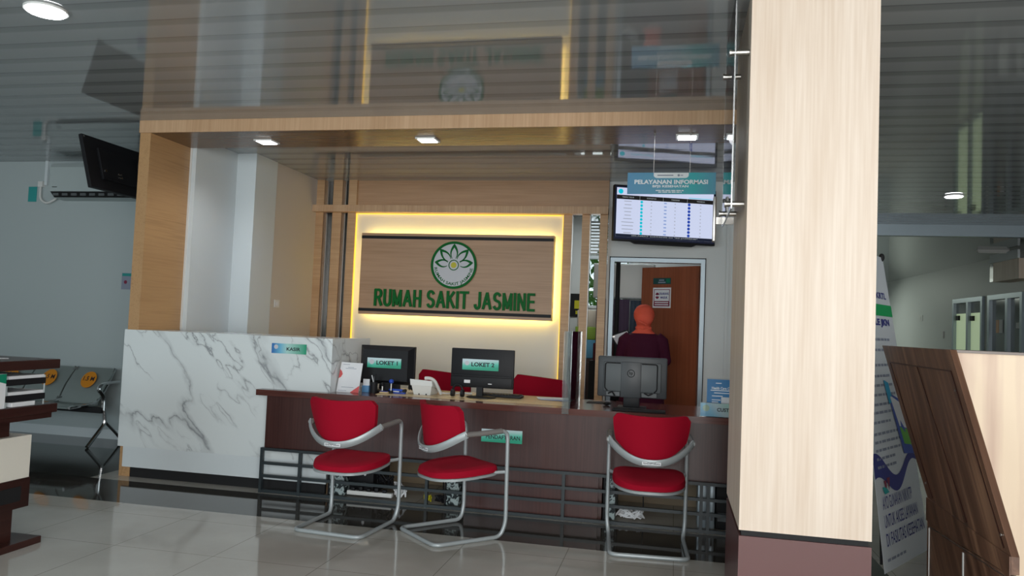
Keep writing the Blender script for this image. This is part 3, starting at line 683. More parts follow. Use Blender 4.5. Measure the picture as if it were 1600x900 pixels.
# clutter by LOKET 1
blue = mat('blue_plastic', (.01, .06, .42), .35); M['blue'] = blue
t = thing('stapler', 'blue stapler lying beside the white telephone', 'stapler', (-2.17, 5.93, ZT+.003))
MB().box(-2.235, -2.10, 5.90, 5.935, .8118, .823, .003).build('base', 'blue', t); MB().box(-2.24, -2.115, 5.902, 5.933, .829, .847, .006).build('arm', 'blue', t)
MB().box(-2.20, -2.15, 5.899, 5.9025, .825, .832).build('badge', 'paper', t); MB().cyl((-2.110, 5.899, .836), (-2.110, 5.936, .836), .013).build('hinge', 'black', t)
t = thing('pen_cup', 'black pen cup in front of the LOKET 1 monitor', 'pen cup', (-2.36, 5.88, ZT))
b = MB(); b.tube([(-2.36, 5.88, ZT), (-2.36, 5.88, .895)], [.028, .032], 20); b.build('cup', 'black', t)
for i, (dx, h, m) in enumerate(((-.012, .95, 'paper'), (.01, .965, 'black'), (0, .94, 'midgrey'))):
    tag(MB().tube([(-2.36+dx*.4, 5.88, .8955), (-2.36+dx*1.6, 5.875, h)], .004, 8).build('pen', m, None), ['white pen', 'tall black pen', 'grey pen'][i]+' standing in the black pen cup', 'pen', 'pens in the cup')
tag(MB().tube(squiggle((-2.125, 6.13, .825), 3, .025, 21, .05), .006, 6).build('cable', 'black', None), 'black cable knot between the LOKET 1 monitor base and the white telephone', 'cable')
t = thing('rubber_stamp', 'blue handled rubber stamp in front of the LOKET 1 monitor', 'stamp', (-2.215, 5.90, ZT))
MB().cyl((-2.215, 5.89, .8085), (-2.215, 5.89, .835), .017).build('foot', 'black', t); MB().cyl((-2.215, 5.89, .835), (-2.215, 5.89, .895), .007).build('stem', 'steel', t); MB().ell((-2.215, 5.89, .908), .02, .02, .018).build('knob', 'blue', t)
t = thing('rubber_stamp', 'black rubber stamp standing right of the pen cup', 'stamp', (-2.29, 5.89, ZT))
MB().cyl((-2.29, 5.89, .8085), (-2.29, 5.89, .83), .015).build('foot', 'paper', t); MB().cyl((-2.29, 5.89, .83), (-2.29, 5.89, .87), .007).build('stem', 'steel', t); MB().ell((-2.29, 5.89, .88), .015, .015, .016).build('knob', 'black', t)
tag(MB().box(-2.42, -2.24, 6.14, 6.18, .809, .86, .004).build('desk_tray', 'black', None), 'low black tray on the desk behind the LOKET 1 monitor', 'tray')
t = thing('ink_pad', 'small yellow and purple ink pad left of the blue stapler', 'ink pad', (-2.26, 5.885, ZT+.001))
MB().box(-2.30, -2.225, 5.85, 5.89, .812, .824, .003).build('base', 'desk_light', t); MB().box(-2.295, -2.235, 5.852, 5.888, .8241, .830).build('pad', 'navy', t)

# keyboard, headset, papers
t = thing('keyboard', 'black keyboard on the light worktop below the LOKET 2 monitor', 'keyboard', (-1.36, 6.13, .812))
t.location.y = 6.03
MB().box(-1.54, -1.18, 6.075, 6.20, .8125, .832, .005).build('case', 'black', t)
b = MB()
for r_ in range(4):
    for c_ in range(14): b.box(-1.53+c_*.0245, -1.51+c_*.0245, 6.085+r_*.028, 6.108+r_*.028, .832, .838)
b.build('keys', 'black', t, smooth=False)
t = thing('headset', 'black headset lying on the desk left of the LOKET 2 monitor stand', 'headset', (-1.675, 5.95, .812))
MB().tube([(-1.675+.040*math.cos(a), 5.95, .862+.045*math.sin(a)) for a in [PI*(-.15+1.3*i/16) for i in range(17)]], .009, 8).build('headband', 'black', t)
for s in (-1, 1): MB().cyl((-1.675+s*.040-.012, 5.95, .842), (-1.675+s*.040+.012, 5.95, .842), .029, 20).build('ear_cup', 'black', t)
for (x, y, rz, m, lab, zz) in ((-.93, 6.22, .25, 'paper', 'white sheet of paper lying on top of the light worktop left of the clear divider', .8165), (-.88, 6.16, -.1, 'blue_paper', 'pale blue sheet under the white paper left of the clear divider', .8145), (-.90, 6.26, .5, 'pink_paper', 'pink-edged sheet at the bottom of the papers left of the clear divider', .8125)):
    if m not in M: M[m] = mat(m, (.35, .40, .62) if 'blue' in m else (.62, .30, .32), .6)
    b = MB().box(-.14, .14, -.09, .09, 0, .0015); b.bm.transform(Matrix.Translation((x, y, zz)) @ Matrix.Rotation(rz, 4, 'Z'))
    tag(b.build('paper_sheet', m, None, smooth=False), lab, 'paper', 'papers on the worktop')
t = thing('keyboard', 'black keyboard lying on the dark desk top in front of the grey monitor stand', 'keyboard', (-.23, 5.70, ZT))
MB().box(-.42, -.04, 5.655, 5.775, ZT, .822, .004).build('case', 'blackmatte', t)
tag(MB().box(-.66, -.47, 6.12, 6.28, ZT, .8115).build('mouse_pad', 'blackmatte', None), 'black mouse pad on the dark desk right of the clear divider', 'mouse pad')
t = thing('computer_mouse', 'black computer mouse on the desk left of the grey monitor stand', 'mouse', (-.49, 6.0, ZT))
MB().ell((-.49, 6.02, .824), .03, .05, .0155).build('body', 'black', t); MB().cyl((-.49, 6.04, .836), (-.49, 6.052, .835), .003, 8).build('wheel', 'midgrey', t)

# clear divider
t = thing('desk_divider', 'clear acrylic divider screen standing across the desk', 'divider', (-.72, 5.85, ZT))
MB().box(-.728, -.722, 5.56, 6.17, ZT, 1.372).build('pane', 'acrylic', t, smooth=False)
MB().box(-.772, -.722, 5.530, 5.5345, .775, 1.372).box(-.772, -.722, 5.6075, 5.612, .809, 1.372).build('front_flange', 'acrylic_edge', t, smooth=False)
MB().box(-.735, -.716, 6.165, 6.18, ZT, 1.372).build('rear_post', 'acrylic_edge', t, smooth=False)
for y in (5.538, 5.6): pass
MB().box(-.765, -.725, 5.5345, 5.607, .776, .7795).build('clamp', 'acrylic_edge', t, smooth=False)

# sign holders at the right desk end
t = thing('service_sign', 'pale blue and green CUSTOMER SERVICE sign on the right desk end', 'sign', (.33, 5.63, ZT))
MB().box(.204, .50, 5.640, 5.645, .812, .905).build('plate', 'service_sign', t, smooth=False)
MB().box(.200, .505, 5.634, 5.638, ZT, .912).box(.200, .505, 5.638, 5.72, ZT, .812).build('holder', 'acrylic', t, smooth=False)
b = MB(); b.text('CUSTOMER SERVICE', plane_fn((.318, 5.6392, .862), (1, 0, 0), (0, 0, 1), (0, -1, 0)), .30, .026, .03, align='l'); b.build('lettering', 'blacktext', t, smooth=False)
b = MB(); b.cyl((.243, 5.6395, .870), (.243, 5.6388, .870), .023, 18); b.build('emblem', mat('pale_emblem', (.5, .62, .45), .5), t)
t = thing('leaflet_stand', 'blue leaflet in a clear stand behind the service sign', 'leaflet', (.36, 5.75, ZT))
M['blue_leaflet'] = mat('blue_leaflet', (.03, .20, .45), .4)
MB().box(.250, .47, 5.730, 5.733, .812, 1.070).build('leaflet', 'blue_leaflet', t, smooth=False)
MB().box(.246, .474, 5.7335, 5.737, ZT, 1.078).box(.246, .474, 5.737, 5.81, ZT, .812).build('holder', 'acrylic', t, smooth=False)
b = MB(); b.text('Health Care Center', plane_fn((.283, 5.729, 1.008), (1, 0, 0), (0, 0, 1), (0, -1, 0)), .17, .019, .03, align='l')
for z, x0, x1 in ((.988, .275, .44), (.970, .30, .42), (.948, .285, .36), (.92, .285, .345), (.905, .285, .33), (.885, .29, .35), (.875, .29, .34), (1.04, .31, .35)): b.box(x0, x1, 5.7285, 5.7295, z, z+.006)
b.box(.252, .468, 5.7285, 5.7295, .845, .849); b.box(.252, .34, 5.7285, 5.7295, .897, .900)
b.build('print', 'whitetext', t, smooth=False)
MB().box(.350, .44, 5.7285, 5.7298, .853, .945).build('white_block', 'paper', t, smooth=False)

# ================================================================ WALL SIGN
FN = plane_fn((-2.418, 8.218, 2.043), (1, 0, 0), (0, 0, 1), (0, -1, 0))
t = thing('wall_sign', 'backlit wooden sign with green lettering RUMAH SAKIT JASMINE on the cream wall', 'sign', (-2.418, 8.34, 1.46))
MB().box(-3.533, -1.300, 8.220, 8.335, 1.462, 2.392).build('board', 'oak_hx', t, smooth=False)
MB().box(-3.45, -1.38, 8.336, 8.399, 1.56, 2.30).build('mount', 'cream', t, smooth=False)
for z in (2.345, 1.513): MB().box(-3.533, -1.300, 8.2165, 8.2205, z-.017, z+.017).build('black_stripe', 'black', t, smooth=False)
for i, (x0, x1, z0, z1) in enumerate(((-3.50, -1.34, 2.345, 2.375), (-3.50, -1.34, 1.48, 1.51), (-3.515, -3.49, 1.50, 2.35), (-1.345, -1.32, 1.50, 2.35))):
    MB().box(x0, x1, 8.337, 8.352, z0, z1).build('led_strip', 'led', t, smooth=False)
def ap(cx, cy, rx, ry, a0, a1, n=10): return [(cx+rx*math.cos(D(a0+(a1-a0)*i/n)), cy+ry*math.sin(D(a0+(a1-a0)*i/n))) for i in range(n+1)]
G = {'I': (.0, [[(0, 0), (0, 1)]]), 'T': (.50, [[(.25, 0), (.25, 1)], [(-.02, 1), (.52, 1)]]),
     'H': (.46, [[(0, 0), (0, 1)], [(.46, 0), (.46, 1)], [(0, .52), (.46, .52)]]),
     'E': (.40, [[(.42, 0), (0, 0), (0, 1), (.42, 1)], [(0, .53), (.38, .53)]]),
     'N': (.46, [[(0, 0), (0, 1), (.46, 0), (.46, 1)]]), 'M': (.56, [[(0, 0), (0, 1), (.28, .08), (.56, 1), (.56, 0)]]),
     'A': (.56, [[(0, 0), (.28, 1), (.56, 0)], [(.10, .32), (.46, .32)]]),
     'K': (.48, [[(0, 0), (0, 1)], [(.46, 1), (.02, .42)], [(.15, .58), (.50, 0)]]),
     'U': (.46, [[(0, 1)]+ap(.23, .27, .23, .27, 180, 360, 12)+[(.46, 1)]]),
     'J': (.34, [[(.34, 1)]+ap(.17, .24, .17, .24, 360, 185, 10)]),
     'R': (.48, [[(0, 0), (0, 1), (.26, 1)]+ap(.26, .76, .20, .24, 85, -85, 8)+[(.26, .52), (0, .52)], [(.26, .50), (.50, 0)]]),
     'S': (.46, [ap(.23, .76, .215, .24, 25, 250, 12)+ap(.23, .25, .23, .25, 75, -155, 12)])}
word = 'RUMAH SAKIT JASMINE'; sw = .195; adv = []; x = 0
for ch in word:
    if ch == ' ': x += .34; continue
    adv.append((ch, x)); x += G[ch][0]+sw+.085
tot = x-.085-sw; Wd, Ht = 1.83, .190; kx = Wd/tot; O = Vector((-2.4125-Wd/2, 8.2165, 1.6535-Ht/2+.012))
b = MB(); hw = sw/2; lay = 0
for ch, x0 in adv:
    lay = 0
    for st in G[ch][1]:
        P = [Vector(((x0+u)*kx, v*(Ht-.0-2*hw*kx*.0)*.90+.0)) for u, v in st]
        for i in range(len(P)-1):
            a_, c_ = P[i], P[i+1]; d = (c_-a_).normalized(); nrm = Vector((-d.y, d.x))*hw*kx*1.0
            e0 = d*hw*kx*(.9 if i == 0 and abs(d.x)+abs(d.y) < 1.01 else .55); e1 = d*hw*kx*(.9 if i == len(P)-2 and abs(d.x)+abs(d.y) < 1.01 else .55)
            q = [a_-e0-nrm, c_+e1-nrm, c_+e1+nrm, a_-e0+nrm]
            lay += 1; b.prism([O+Vector((w_.x, -.0200-lay*.00012, w_.y)) for w_ in q], (0, .0198, 0))
b.build('lettering', 'green', t, smooth=False)
# round emblem
em = MB().cyl((-2.418, 8.2165, 2.043), (-2.418, 8.205, 2.043), .262, 64).build('emblem', 'logo_white', t, smooth=False)
def ringz(b, R0, R1, d0, d1, n=64, c=(-2.418, 2.043)):
    """flat ring standing off the emblem"""
    for i in range(n):
        a0, a1 = 2*PI*i/n, 2*PI*(i+1)/n
        P = lambda R, a, d: (c[0]+R*math.cos(a), d, c[1]+R*math.sin(a))
        b.faces([P(R0, a0, d1), P(R1, a0, d1), P(R1, a1, d1), P(R0, a1, d1)], [(0, 1, 2, 3)])
        b.faces([P(R1, a0, d0), P(R1, a0, d1), P(R1, a1, d1), P(R1, a1, d0)], [(0, 1, 2, 3)])
        b.faces([P(R0, a0, d0), P(R0, a0, d1), P(R0, a1, d1), P(R0, a1, d0)], [(3, 2, 1, 0)])
b = MB(); ringz(b, .238, .266, 8.206, 8.200)
ringz(b, .050, .060, 8.205, 8.202, 40)
CX, CZ = -2.418, 2.043
def petal(b, ang, r0, L, wdt, d):
    """green pointed petal with an open pale middle, drawn as a crescent outline"""
    ca, sa = math.cos(ang), math.sin(ang); n = 16
    def pt(t, s): return (CX+ca*t-sa*s, d, CZ+sa*t+ca*s)
    def wout(u): return wdt*(math.sin(PI*min(1, u**.85)))**.8 if u < 1 else 0
    def win(u): return wdt*.66*math.sin(PI*u)**.75 if 0 < u < 1 else 0
    for sgn in (-1, 1):
        for i in range(n):
            u0, u1 = .10+.9*i/n, .10+.9*(i+1)/n
            k0, k1 = min(1, u0/.74), min(1, u1/.74)
            b.faces([pt(r0+L*u0, sgn*(win(k0) if k0 < 1 else 0)), pt(r0+L*u0, sgn*wout(u0)), pt(r0+L*u1, sgn*wout(u1)), pt(r0+L*u1, sgn*(win(k1) if k1 < 1 else 0))], [(0, 1, 2, 3)])
for a, L in ((90, .185), (47, .19), (133, .19), (8, .17), (172, .17)): petal(b, D(a), .055, L, .046, 8.2035)
b.build('green_flower', 'green', em, smooth=False)
b = MB(); b.cyl((CX, 8.2049, CZ), (CX, 8.202, CZ), .033, 32); b.build('yellow_centre', 'yellow', em, smooth=False)
b = MB(); vs, fs = tmp_text('RUMAH SAKIT JASMINE', .02); x0 = min(v.x for v in vs); x1 = max(v.x for v in vs)
out = []
for v in vs:
    a = D(-172)+(v.x-x0)/(x1-x0)*D(164); R = .226-v.y/.73*.034
    out.append((CX+R*math.cos(a), 8.2035, CZ+R*math.sin(a)))
b.faces(out, fs); b.build('curved_lettering', 'green', em, smooth=False)
# halo strips in the alcove edge
tag(MB().box(-3.683, -3.676, 8.372, 8.395, .05, 2.64).build('led_strip', 'led_soft', None, smooth=False), 'upright yellow light strip along the left edge of the cream alcove', 'light strip')
tag(MB().box(-3.66, -1.25, 8.372, 8.395, 2.632, 2.64).build('led_strip', 'led_soft', None, smooth=False), 'yellow light strip along the top edge of the cream alcove', 'light strip')
tag(MB().box(-1.232, -1.225, 8.372, 8.395, .05, 2.64).build('led_strip', 'led_soft', None, smooth=False), 'upright yellow light strip along the right edge of the cream alcove', 'light strip')

# portal downlights
for x, lab in ((-3.54, 'left'), (-2.06, 'middle'), (.06, 'right')):
    t = thing('downlight', 'square recessed downlight in the portal soffit, %s' % {'left': 'nearest the marble counter', 'middle': 'the middle one above the desk', 'right': 'above the hanging sign beside the pillar'}[lab], 'light', (x, 6.06, 2.90))
    b = MB().box(x-.085, x+.085, 5.985, 6.135, 2.915, 2.9275); b.build('frame', 'whiteplastic', t, smooth=False)
    MB().box(x-.067, x+.067, 6.0, 6.12, 2.911, 2.9149).build('diffuser', 'lamp', t, smooth=False)
    l = spot('downlight_beam', (x, 6.06, 2.905), 30, (.95, .96, 1), .06, 155)
def round_lamp(x, y, r, lab):
    t = thing('ceiling_lamp', lab, 'light', (x, y, H-.03))
    MB().cyl((x, y, H-.012), (x, y, H-.0005), r+.015, 36).build('rim', 'whiteplastic', t)
    MB().cyl((x, y, H-.020), (x, y, H-.0121), r, 36).build('diffuser', 'lamp', t)
    spot('ceiling_lamp_beam', (x, y, H-.03), 8, (.92, .96, 1), .08, 150)
round_lamp(-3.43, 3.51, .095, 'round ceiling lamp at the top left above the lobby')
round_lamp(3.0, 9.26, .085, 'round ceiling lamp in the corridor right of the pillar')

# hanging sign
t = thing('hanging_sign', 'blue teal hanging sign reading PELAYANAN INFORMASI BPJS KESEHATAN', 'sign', (-.05, 5.95, 2.45))
MB().box(-.382, .282, 5.948, 5.954, 2.452, 2.618).build('board', 'hanging_sign', t, smooth=False)
F2 = lambda cx, cz: plane_fn((cx, 5.9468, cz), (1, 0, 0), (0, 0, 1), (0, -1, 0))
b = MB(); b.text('PELAYANAN INFORMASI', F2(-.052, 2.546), .552, .034, .035); b.text('BPJS KESEHATAN', F2(-.055, 2.510), .270, .023, .035)
for z, x0, x1 in ((2.4795, -.165, .045), (2.467, -.145, .03)):
    x = x0
    rr = random.Random(int(z*10000))
    while x < x1:
        wl = rr.uniform(.018, .04); b.box(x, min(x+wl, x1), 5.9464, 5.9474, z-.0035, z+.0035); x += wl+.006
b.build('lettering', 'whitetext', t, smooth=False)
b = MB(); P = []
for i in range(9): a = PI+PI/2*i/8; P.append((-.155+.028*math.cos(a), 5.9475, 2.598+.022*math.sin(a)))
for i in range(9): a = -PI/2+PI/2*i/8; P.append((.052+.028*math.cos(a), 5.9475, 2.598+.022*math.sin(a)))
P = [(-.183, 5.9475, 2.617)]+P+[(.08, 5.9475, 2.617)]
b.prism(P, (0, -.001, 0)); b.build('white_tab', 'whitetext', t, smooth=False)
b = MB(); b.box(-.155, -.035, 5.9455, 5.9463, 2.593, 2.601); b.cyl((.005, 5.9463, 2.597), (.005, 5.9455, 2.597), .009, 12); b.box(.018, .038, 5.9455, 5.9463, 2.594, 2.600); b.build('tab_print', 'greytext', t, smooth=False)
for x in (-.184, .088): MB().cyl((x, 5.951, 2.610), (x, 5.951, 2.928), .001, 6).cyl((x, 5.951, 2.905), (x, 5.951, 2.928), .007, 8).build('wire', 'steel', t)

# television on the back wall
t = thing('television', 'wall television showing a queue table, half behind the hanging sign', 'television', (-.13, 8.15, 2.33), D(20))
W2, H2 = .555, .292
L = dict(local=True)
MB().box(-W2, W2, -.03, .03, -.01, .575, .006).build('body', 'black', t, **L)
M['navyframe'] = mat('navy_bezel', (.01, .015, .06), .25)
MB().box(-W2+.012, W2-.012, -.0315, -.0299, .008, .560).build('bezel', 'navyframe', t, smooth=False, **L)
sn = MB().box(-W2+.028, W2-.028, -.033, -.0314, .030, .545).build('screen', 'screen', t, smooth=False, **L)
SX0, SX1 = -W2+.028, W2-.028; SW = SX1-SX0
def sb(b, u0, u1, z0, z1, d=.0335): b.box(SX0+SW*u0, SX0+SW*u1, -d-.0004, -d, z0, z1)
M['scr_dark'] = mat('screen_black', (.02, .015, .015), .4); M['scr_navy'] = mat('screen_navy', (.01, .02, .07), .4)
M['scr_teal'] = mat('screen_teal', (0, .2, .3), .4, emit=(.0, .50, .62), estr=.9); M['scr_blue'] = mat('screen_blue', (0, .02, .2), .4, emit=(.01, .05, .35), estr=.9); M['scr_grey'] = mat('screen_grey', (.2, .2, .2), .5, emit=(.35, .38, .48), estr=.8); M['scr_mid'] = mat('screen_midblue', (.1, .1, .3), .5, emit=(.22, .35, .62), estr=.8)
b = MB(); sb(b, 0, 1, .425, .468); b.build('table_header', 'scr_dark', sn, smooth=False, **L)
b = MB(); sb(b, 0, 1, .030, .062); b.build('ticker', 'scr_navy', sn, smooth=False, **L)
b = MB()
for i in range(10): b.cyl((SX0+SW*.255, -.0338, .405-i*.0365), (SX0+SW*.255, -.0332, .405-i*.0365), .0145, 14)
b.build('teal_icons', 'scr_teal', sn, smooth=False, **L)
b = MB()
for i in range(10): b.cyl((SX0+SW*.745, -.0338, .408-i*.0365), (SX0+SW*.745, -.0332, .408-i*.0365), .0155, 14)
b.build('blue_icons', 'scr_blue', sn, smooth=False, **L)
b = MB(); rr = random.Random(4)
for i in range(10):
    z = .405-i*.0365
    wd_ = rr.uniform(.03, .065); sb(b, .115-wd_, .115+wd_, z-.004, z+.004)
    for u in (.355, .60, .865): sb(b, u-.006, u+.006, z-.005, z+.005)
sb(b, .45, .62, .535, .542); sb(b, .26, .36, .492, .498)
b.build('table_rows', 'scr_grey', sn, smooth=False, **L)
b = MB()
for i in range(10): sb(b, .485, .512, .400-i*.0365, .412-i*.0365)
b.build('pale_icons', 'scr_mid', sn, smooth=False, **L)
b = MB(); FT = lambda u, z: (lambda x, y, zz=0: Vector((SX0+SW*u+x, -.0342, z+y)))
for u, s_, wd_ in ((.115, 'TEMPAT TIDUR', .13), (.355, 'KAPASITAS', .10), (.60, 'TERPAKAI', .09), (.865, 'TERSEDIA', .09)): b.text(s_, FT(u, .447), wd_, .013, .03)
b.text('SELAMAT DATANG DI "RS JASMINE"', FT(.5, .047), .72, .014, .03)
for u in (.235, .475, .725): sb(b, u-.0015, u+.0015, .427, .466, .0341)
b.build('screen_print', 'whitetext', sn, smooth=False, **L)
b = MB(); b.text('JASMINE BAKTI', FT(.24, .505), .24, .017, .03); b.cyl((SX0+SW*.04, -.0338, .505), (SX0+SW*.04, -.0332, .505), .026, 18); b.box(SX0+SW*.74, SX0+SW*.98, -.034, -.0335, .475, .481); b.build('screen_title', 'scr_teal', sn, smooth=False, **L)
MB().prism([(-.36, -.02, -.01), (.36, -.02, -.01), (.31, -.02, -.032), (-.31, -.02, -.032)], (0, .04, 0)).build('lower_lip', 'black', t, smooth=False, **L)
MB().box(-.06, .06, .03, .302, .18, .38).build('wall_arm', 'black', t, **L)

# clear notice board standing off the pillar
t = thing('acrylic_board', 'clear acrylic board held by steel standoffs on the pillar side', 'notice board', (.25, 4.05, 2.0))
MB().box(.248, .254, 3.74, 4.40, 2.0, H-.002).build('pane', 'acrylic', t, smooth=False)
MB().box(.2475, .2545, 3.733, 3.7395, 2.0, H-.002).box(.2475, .2545, 4.4005, 4.407, 2.0, H-.002).box(.2475, .2545, 3.74, 4.40, 1.993, 1.9995).build('pane_edge', 'acrylic_edge', t, smooth=False)
for y, z in ((3.77, 2.755), (3.86, 2.035), (4.27, 2.80), (4.345, 2.06)):
    MB().cyl((.232, y, z), (.3185, y, z), .014, 16).cyl((.226, y, z), (.234, y, z), .018, 16).build('standoff', 'steel', t)
MB().box(.258, .262, 3.95, 4.36, 2.08, 2.30).build('notice_slip', 'paper', t, smooth=False)
tag(MB().box(.205, .222, 4.535, 4.60, 1.93, 2.19, .004).box(.222, .3195, 4.545, 4.575, 2.03, 2.07).build('steel_bracket', 'steel', None), 'brushed steel bracket behind the pillar beside the television', 'bracket')

# ================================================================ DOOR SIGNS, OFFICE, PERSON
def leaf_sign(a0, a1, z0, z1):
    return lambda u, v, d=.006: leafpt(a1+(a0-a1)*u, z0+(z1-z0)*v, d)
t = thing('door_sign', 'small dark green name plate high on the brown door', 'sign', leafpt(.55, 2.0, .0))
b = MB(); leafbox(b, .36, .60, 1.935, 2.005, .0005, .004); b.build('plate', mat('dark_green_plate', (.01, .06, .06), .4), t, smooth=False)
b = MB(); leafbox(b, .375, .42, 1.95, 1.995, .0042, .005); b.build('green_patch', mat('leaf_green', (.0, .16, .08), .4), t, smooth=False)
b = MB()
for z, a0, a1 in ((1.98, .45, .52), (1.955, .43, .53)): leafbox(b, a0, a1, z-.007, z+.007, .0042, .005)
b.build('print', 'greytext', t, smooth=False)
t = thing('door_sign', 'white and red notice reading DILARANG MASUK on the brown door', 'sign', leafpt(.5, 1.7, 0))
g0, g1, gz0, gz1 = .355, .60, 1.665, 1.895
b = MB(); leafbox(b, g0, g1, gz0, gz1, .0005, .003); b.build('sheet', 'paper', t, smooth=False)
M['crimson'] = mat('crimson_ink', (.20, .015, .05), .5)
b = MB()
for a0, a1, z0, z1 in ((g0+.014, g1-.014, gz0+.018, gz0+.078), (g0+.014, g0+.022, gz0+.078, gz1-.018), (g1-.022, g1-.014, gz0+.078, gz1-.018), (g0+.014, g1-.014, gz1-.025, gz1-.018)): leafbox(b, a0, a1, z0, z1, .0032, .004)
for i in range(20):
    a0, a1 = 2*PI*i/20, 2*PI*(i+1)/20
    C = (g1-.062, gz0+.138)
    if abs((a0+a1)/2 % PI) < .35 or abs((a0+a1)/2 % PI) > PI-.35: continue
    b.faces([leafpt(C[0], C[1]+.006*(1 if math.sin(a0+.01) > 0 else -1), .004), leafpt(C[0]-.027*math.cos(a0), C[1]+.036*math.sin(a0), .004), leafpt(C[0]-.027*math.cos(a1), C[1]+.036*math.sin(a1), .004)], [(0, 1, 2)])
b.build('red_print', 'crimson', t, smooth=False)
FL = lambda a, z, d: (lambda x, y, zz=0: Vector(leafpt(a-x, z+y, d)))
b = MB(); b.text('DILARANG', FL(.445, gz0+.162, .0045), .125, .026, .03); b.text('MASUK', FL(.445, gz0+.118, .0045), .095, .026, .03); b.build('lettering', 'navy', t, smooth=False)
b = MB()
for z in (.060, .036): leafbox(b, g0+.03, g1-.03, gz0+z-.005, gz0+z+.005, .0042, .0048)
b.build('small_print', 'whitetext', t, smooth=False)

t = thing('wall_cabinet', 'white wall cabinet inside the office, seen through the doorway', 'cabinet', (-.75, 10.0, 1.80))
MB().box(-1.02, -.25, 9.82, 10.1, 1.80, 2.24).build('body', 'white', t, smooth=False)
for x0, x1 in ((-1.015, -.70), (-.69, -.26)): 
    dd = MB().box(x0, x1, 9.80, 9.819, 1.81, 2.23, .003).build('door', 'whiteplastic', t, smooth=False)
    MB().box(x1-.03, x1-.02, 9.79, 9.80, 1.84, 1.92).build('handle', 'steel', dd, smooth=False)
MB().box(-1.02, -.25, 10.1, 11.19, 1.9, 1.93).build('shelf_bracket', 'white', t, smooth=False)
tag(MB().cyl((-.69, 9.54, 0), (-.69, 9.54, H), .028, 14).build('steel_post', 'blackmatte', None), 'dark upright post inside the office left of the person', 'post')
M['cloth_purple'] = mat('purple_cloth', (.12, .08, .14), .8); M['cloth_blue'] = mat('blue_cloth', (.10, .14, .20), .8); M['cloth_red'] = mat('dark_red_cloth', (.10, .015, .02), .8)
def curtain(x0, x1, y, z0, z1, m, lab, nm='hanging_garment', cat='garment'):
    b = MB(); b.slab(lambda u, v: (x0+(x1-x0)*u, y+.018*math.sin(u*26)*(1-.3*v), z0+(z1-z0)*v), 30, 3, .008, lambda u, v: (0, 1, 0)); return tag(b.build(nm, m, None), lab, cat)
curtain(-.98, -.56, 9.9, 1.02, 1.79, 'cloth_purple', 'purple grey garment hanging below the white wall cabinet')
curtain(-.55, -.30, 9.93, 1.25, 1.78, 'cloth_blue', 'blue grey garment hanging beside the purple one, left of the orange headscarf')
t = thing('filing_shelf', 'dark low shelf unit inside the office left of the person', 'shelf', (-.8, 9.75, 0))
MB().box(-1.02, -.30, 9.62, 9.86, .0, 1.0).build('body', 'blackmatte', t, smooth=False); MB().box(-1.02, -.30, 9.60, 9.62, .48, .52).build('shelf_edge', 'cloth_red', t, smooth=False)
tag(MB().box(-.98, -.5, 9.64, 9.84, 1.002, 1.22, .01).build('folder_stack', 'cloth_red', None), 'dark red bundle on the low shelf inside the office', 'bundle')
# things seen through the slits
t = thing('office_cabinet', 'dark office cabinet seen through the right wall slit', 'cabinet', (-1.2, 10.9, 0))
MB().box(-1.62, -.72, 10.7, 11.15, 0, .98).build('body', 'dark_wood', t, smooth=False)
MB().box(-1.6, -1.18, 10.68, 10.699, .05, .93).build('door', 'dark_wood', t, smooth=False); MB().box(-1.16, -.74, 10.68, 10.699, .05, .93).build('door', 'dark_wood', t, smooth=False)
tag(MB().box(-1.35, -.92, 10.74, 11.0, .982, 1.24, .01).build('blue_box', mat('sky_box', (.12, .38, .58), .5), None), 'light blue box on the office cabinet, seen through the right wall slit', 'box')
tag(MB().box(-1.35, -.92, 10.74, 11.0, 1.243, 1.42, .01).build('green_box', mat('olive_box', (.28, .42, .05), .5), None), 'olive green box on top of the light blue one', 'box')
tag(MB().box(-1.33, -.95, 10.76, 11.0, 1.423, 1.655, .01).build('cardboard_box', mat('pale_card', (.60, .52, .42), .6), None), 'pale cardboard box at the top of the stack under the office window', 'box')
t = thing('wall_poster', 'black and yellow poster on the office wall, seen through the slit left of the window', 'poster', (-1.40, 11.19, 1.5))
MB().box(-1.50, -1.31, 11.185, 11.199, 1.56, 1.90).build('sheet', 'blackmatte', t, smooth=False); MB().box(-1.43, -1.36, 11.182, 11.1849, 1.68, 1.80).box(-1.41, -1.37, 11.182, 11.1849, 1.60, 1.65).build('yellow_print', 'yellow', t, smooth=False)
# bush outside the office window
b = MB(); rr = random.Random(11)
for i in range(2200):
    x = rr.uniform(-2.4, .4); y = rr.uniform(13.0, 14.0); z = rr.uniform(.5, 3.3)
    if z > 2.7+.4*math.sin(x*5)+.3: continue
    a = rr.uniform(0, 6.28); q = rr.uniform(.07, .13); n_ = Vector((rr.uniform(-1, 1), rr.uniform(-1, 1), rr.uniform(-.4, 1))).normalized()
    s1_ = n_.orthogonal().normalized(); s2_ = n_.cross(s1_); d_ = s1_*math.cos(a)+s2_*math.sin(a); e_ = n_.cross(d_); c_ = Vector((x, y, z))
    b.faces([c_-d_*q, c_+e_*q*.4+n_*.01, c_+d_*q, c_-e_*q*.4+n_*.01], [(0, 1, 2, 3)])
bush = thing('garden_bush', 'green leafy bush outside the office window', 'bush', (-1, 13.6, 0)); b.build('foliage', 'leaf', bush, smooth=False)
b = MB()
for x in (-2, -1.2, -.4, .1): b.tube([(x, 13.5, 0), (x+.1, 13.55, 1.2), (x+.02, 13.6, 2.2)], [.03, .02, .01], 8)
b.build('stems', 'dark_wood', bush)
sl = bpy.data.lights.new('sun', 'SUN'); sl.energy = 2.2; sl.color = (1, .97, .9); sl.angle = D(3)
so = bpy.data.objects.new('sun', sl); so.rotation_euler = (D(-38), D(12), 0); so.location = (0, 0, 20); COL.objects.link(so)

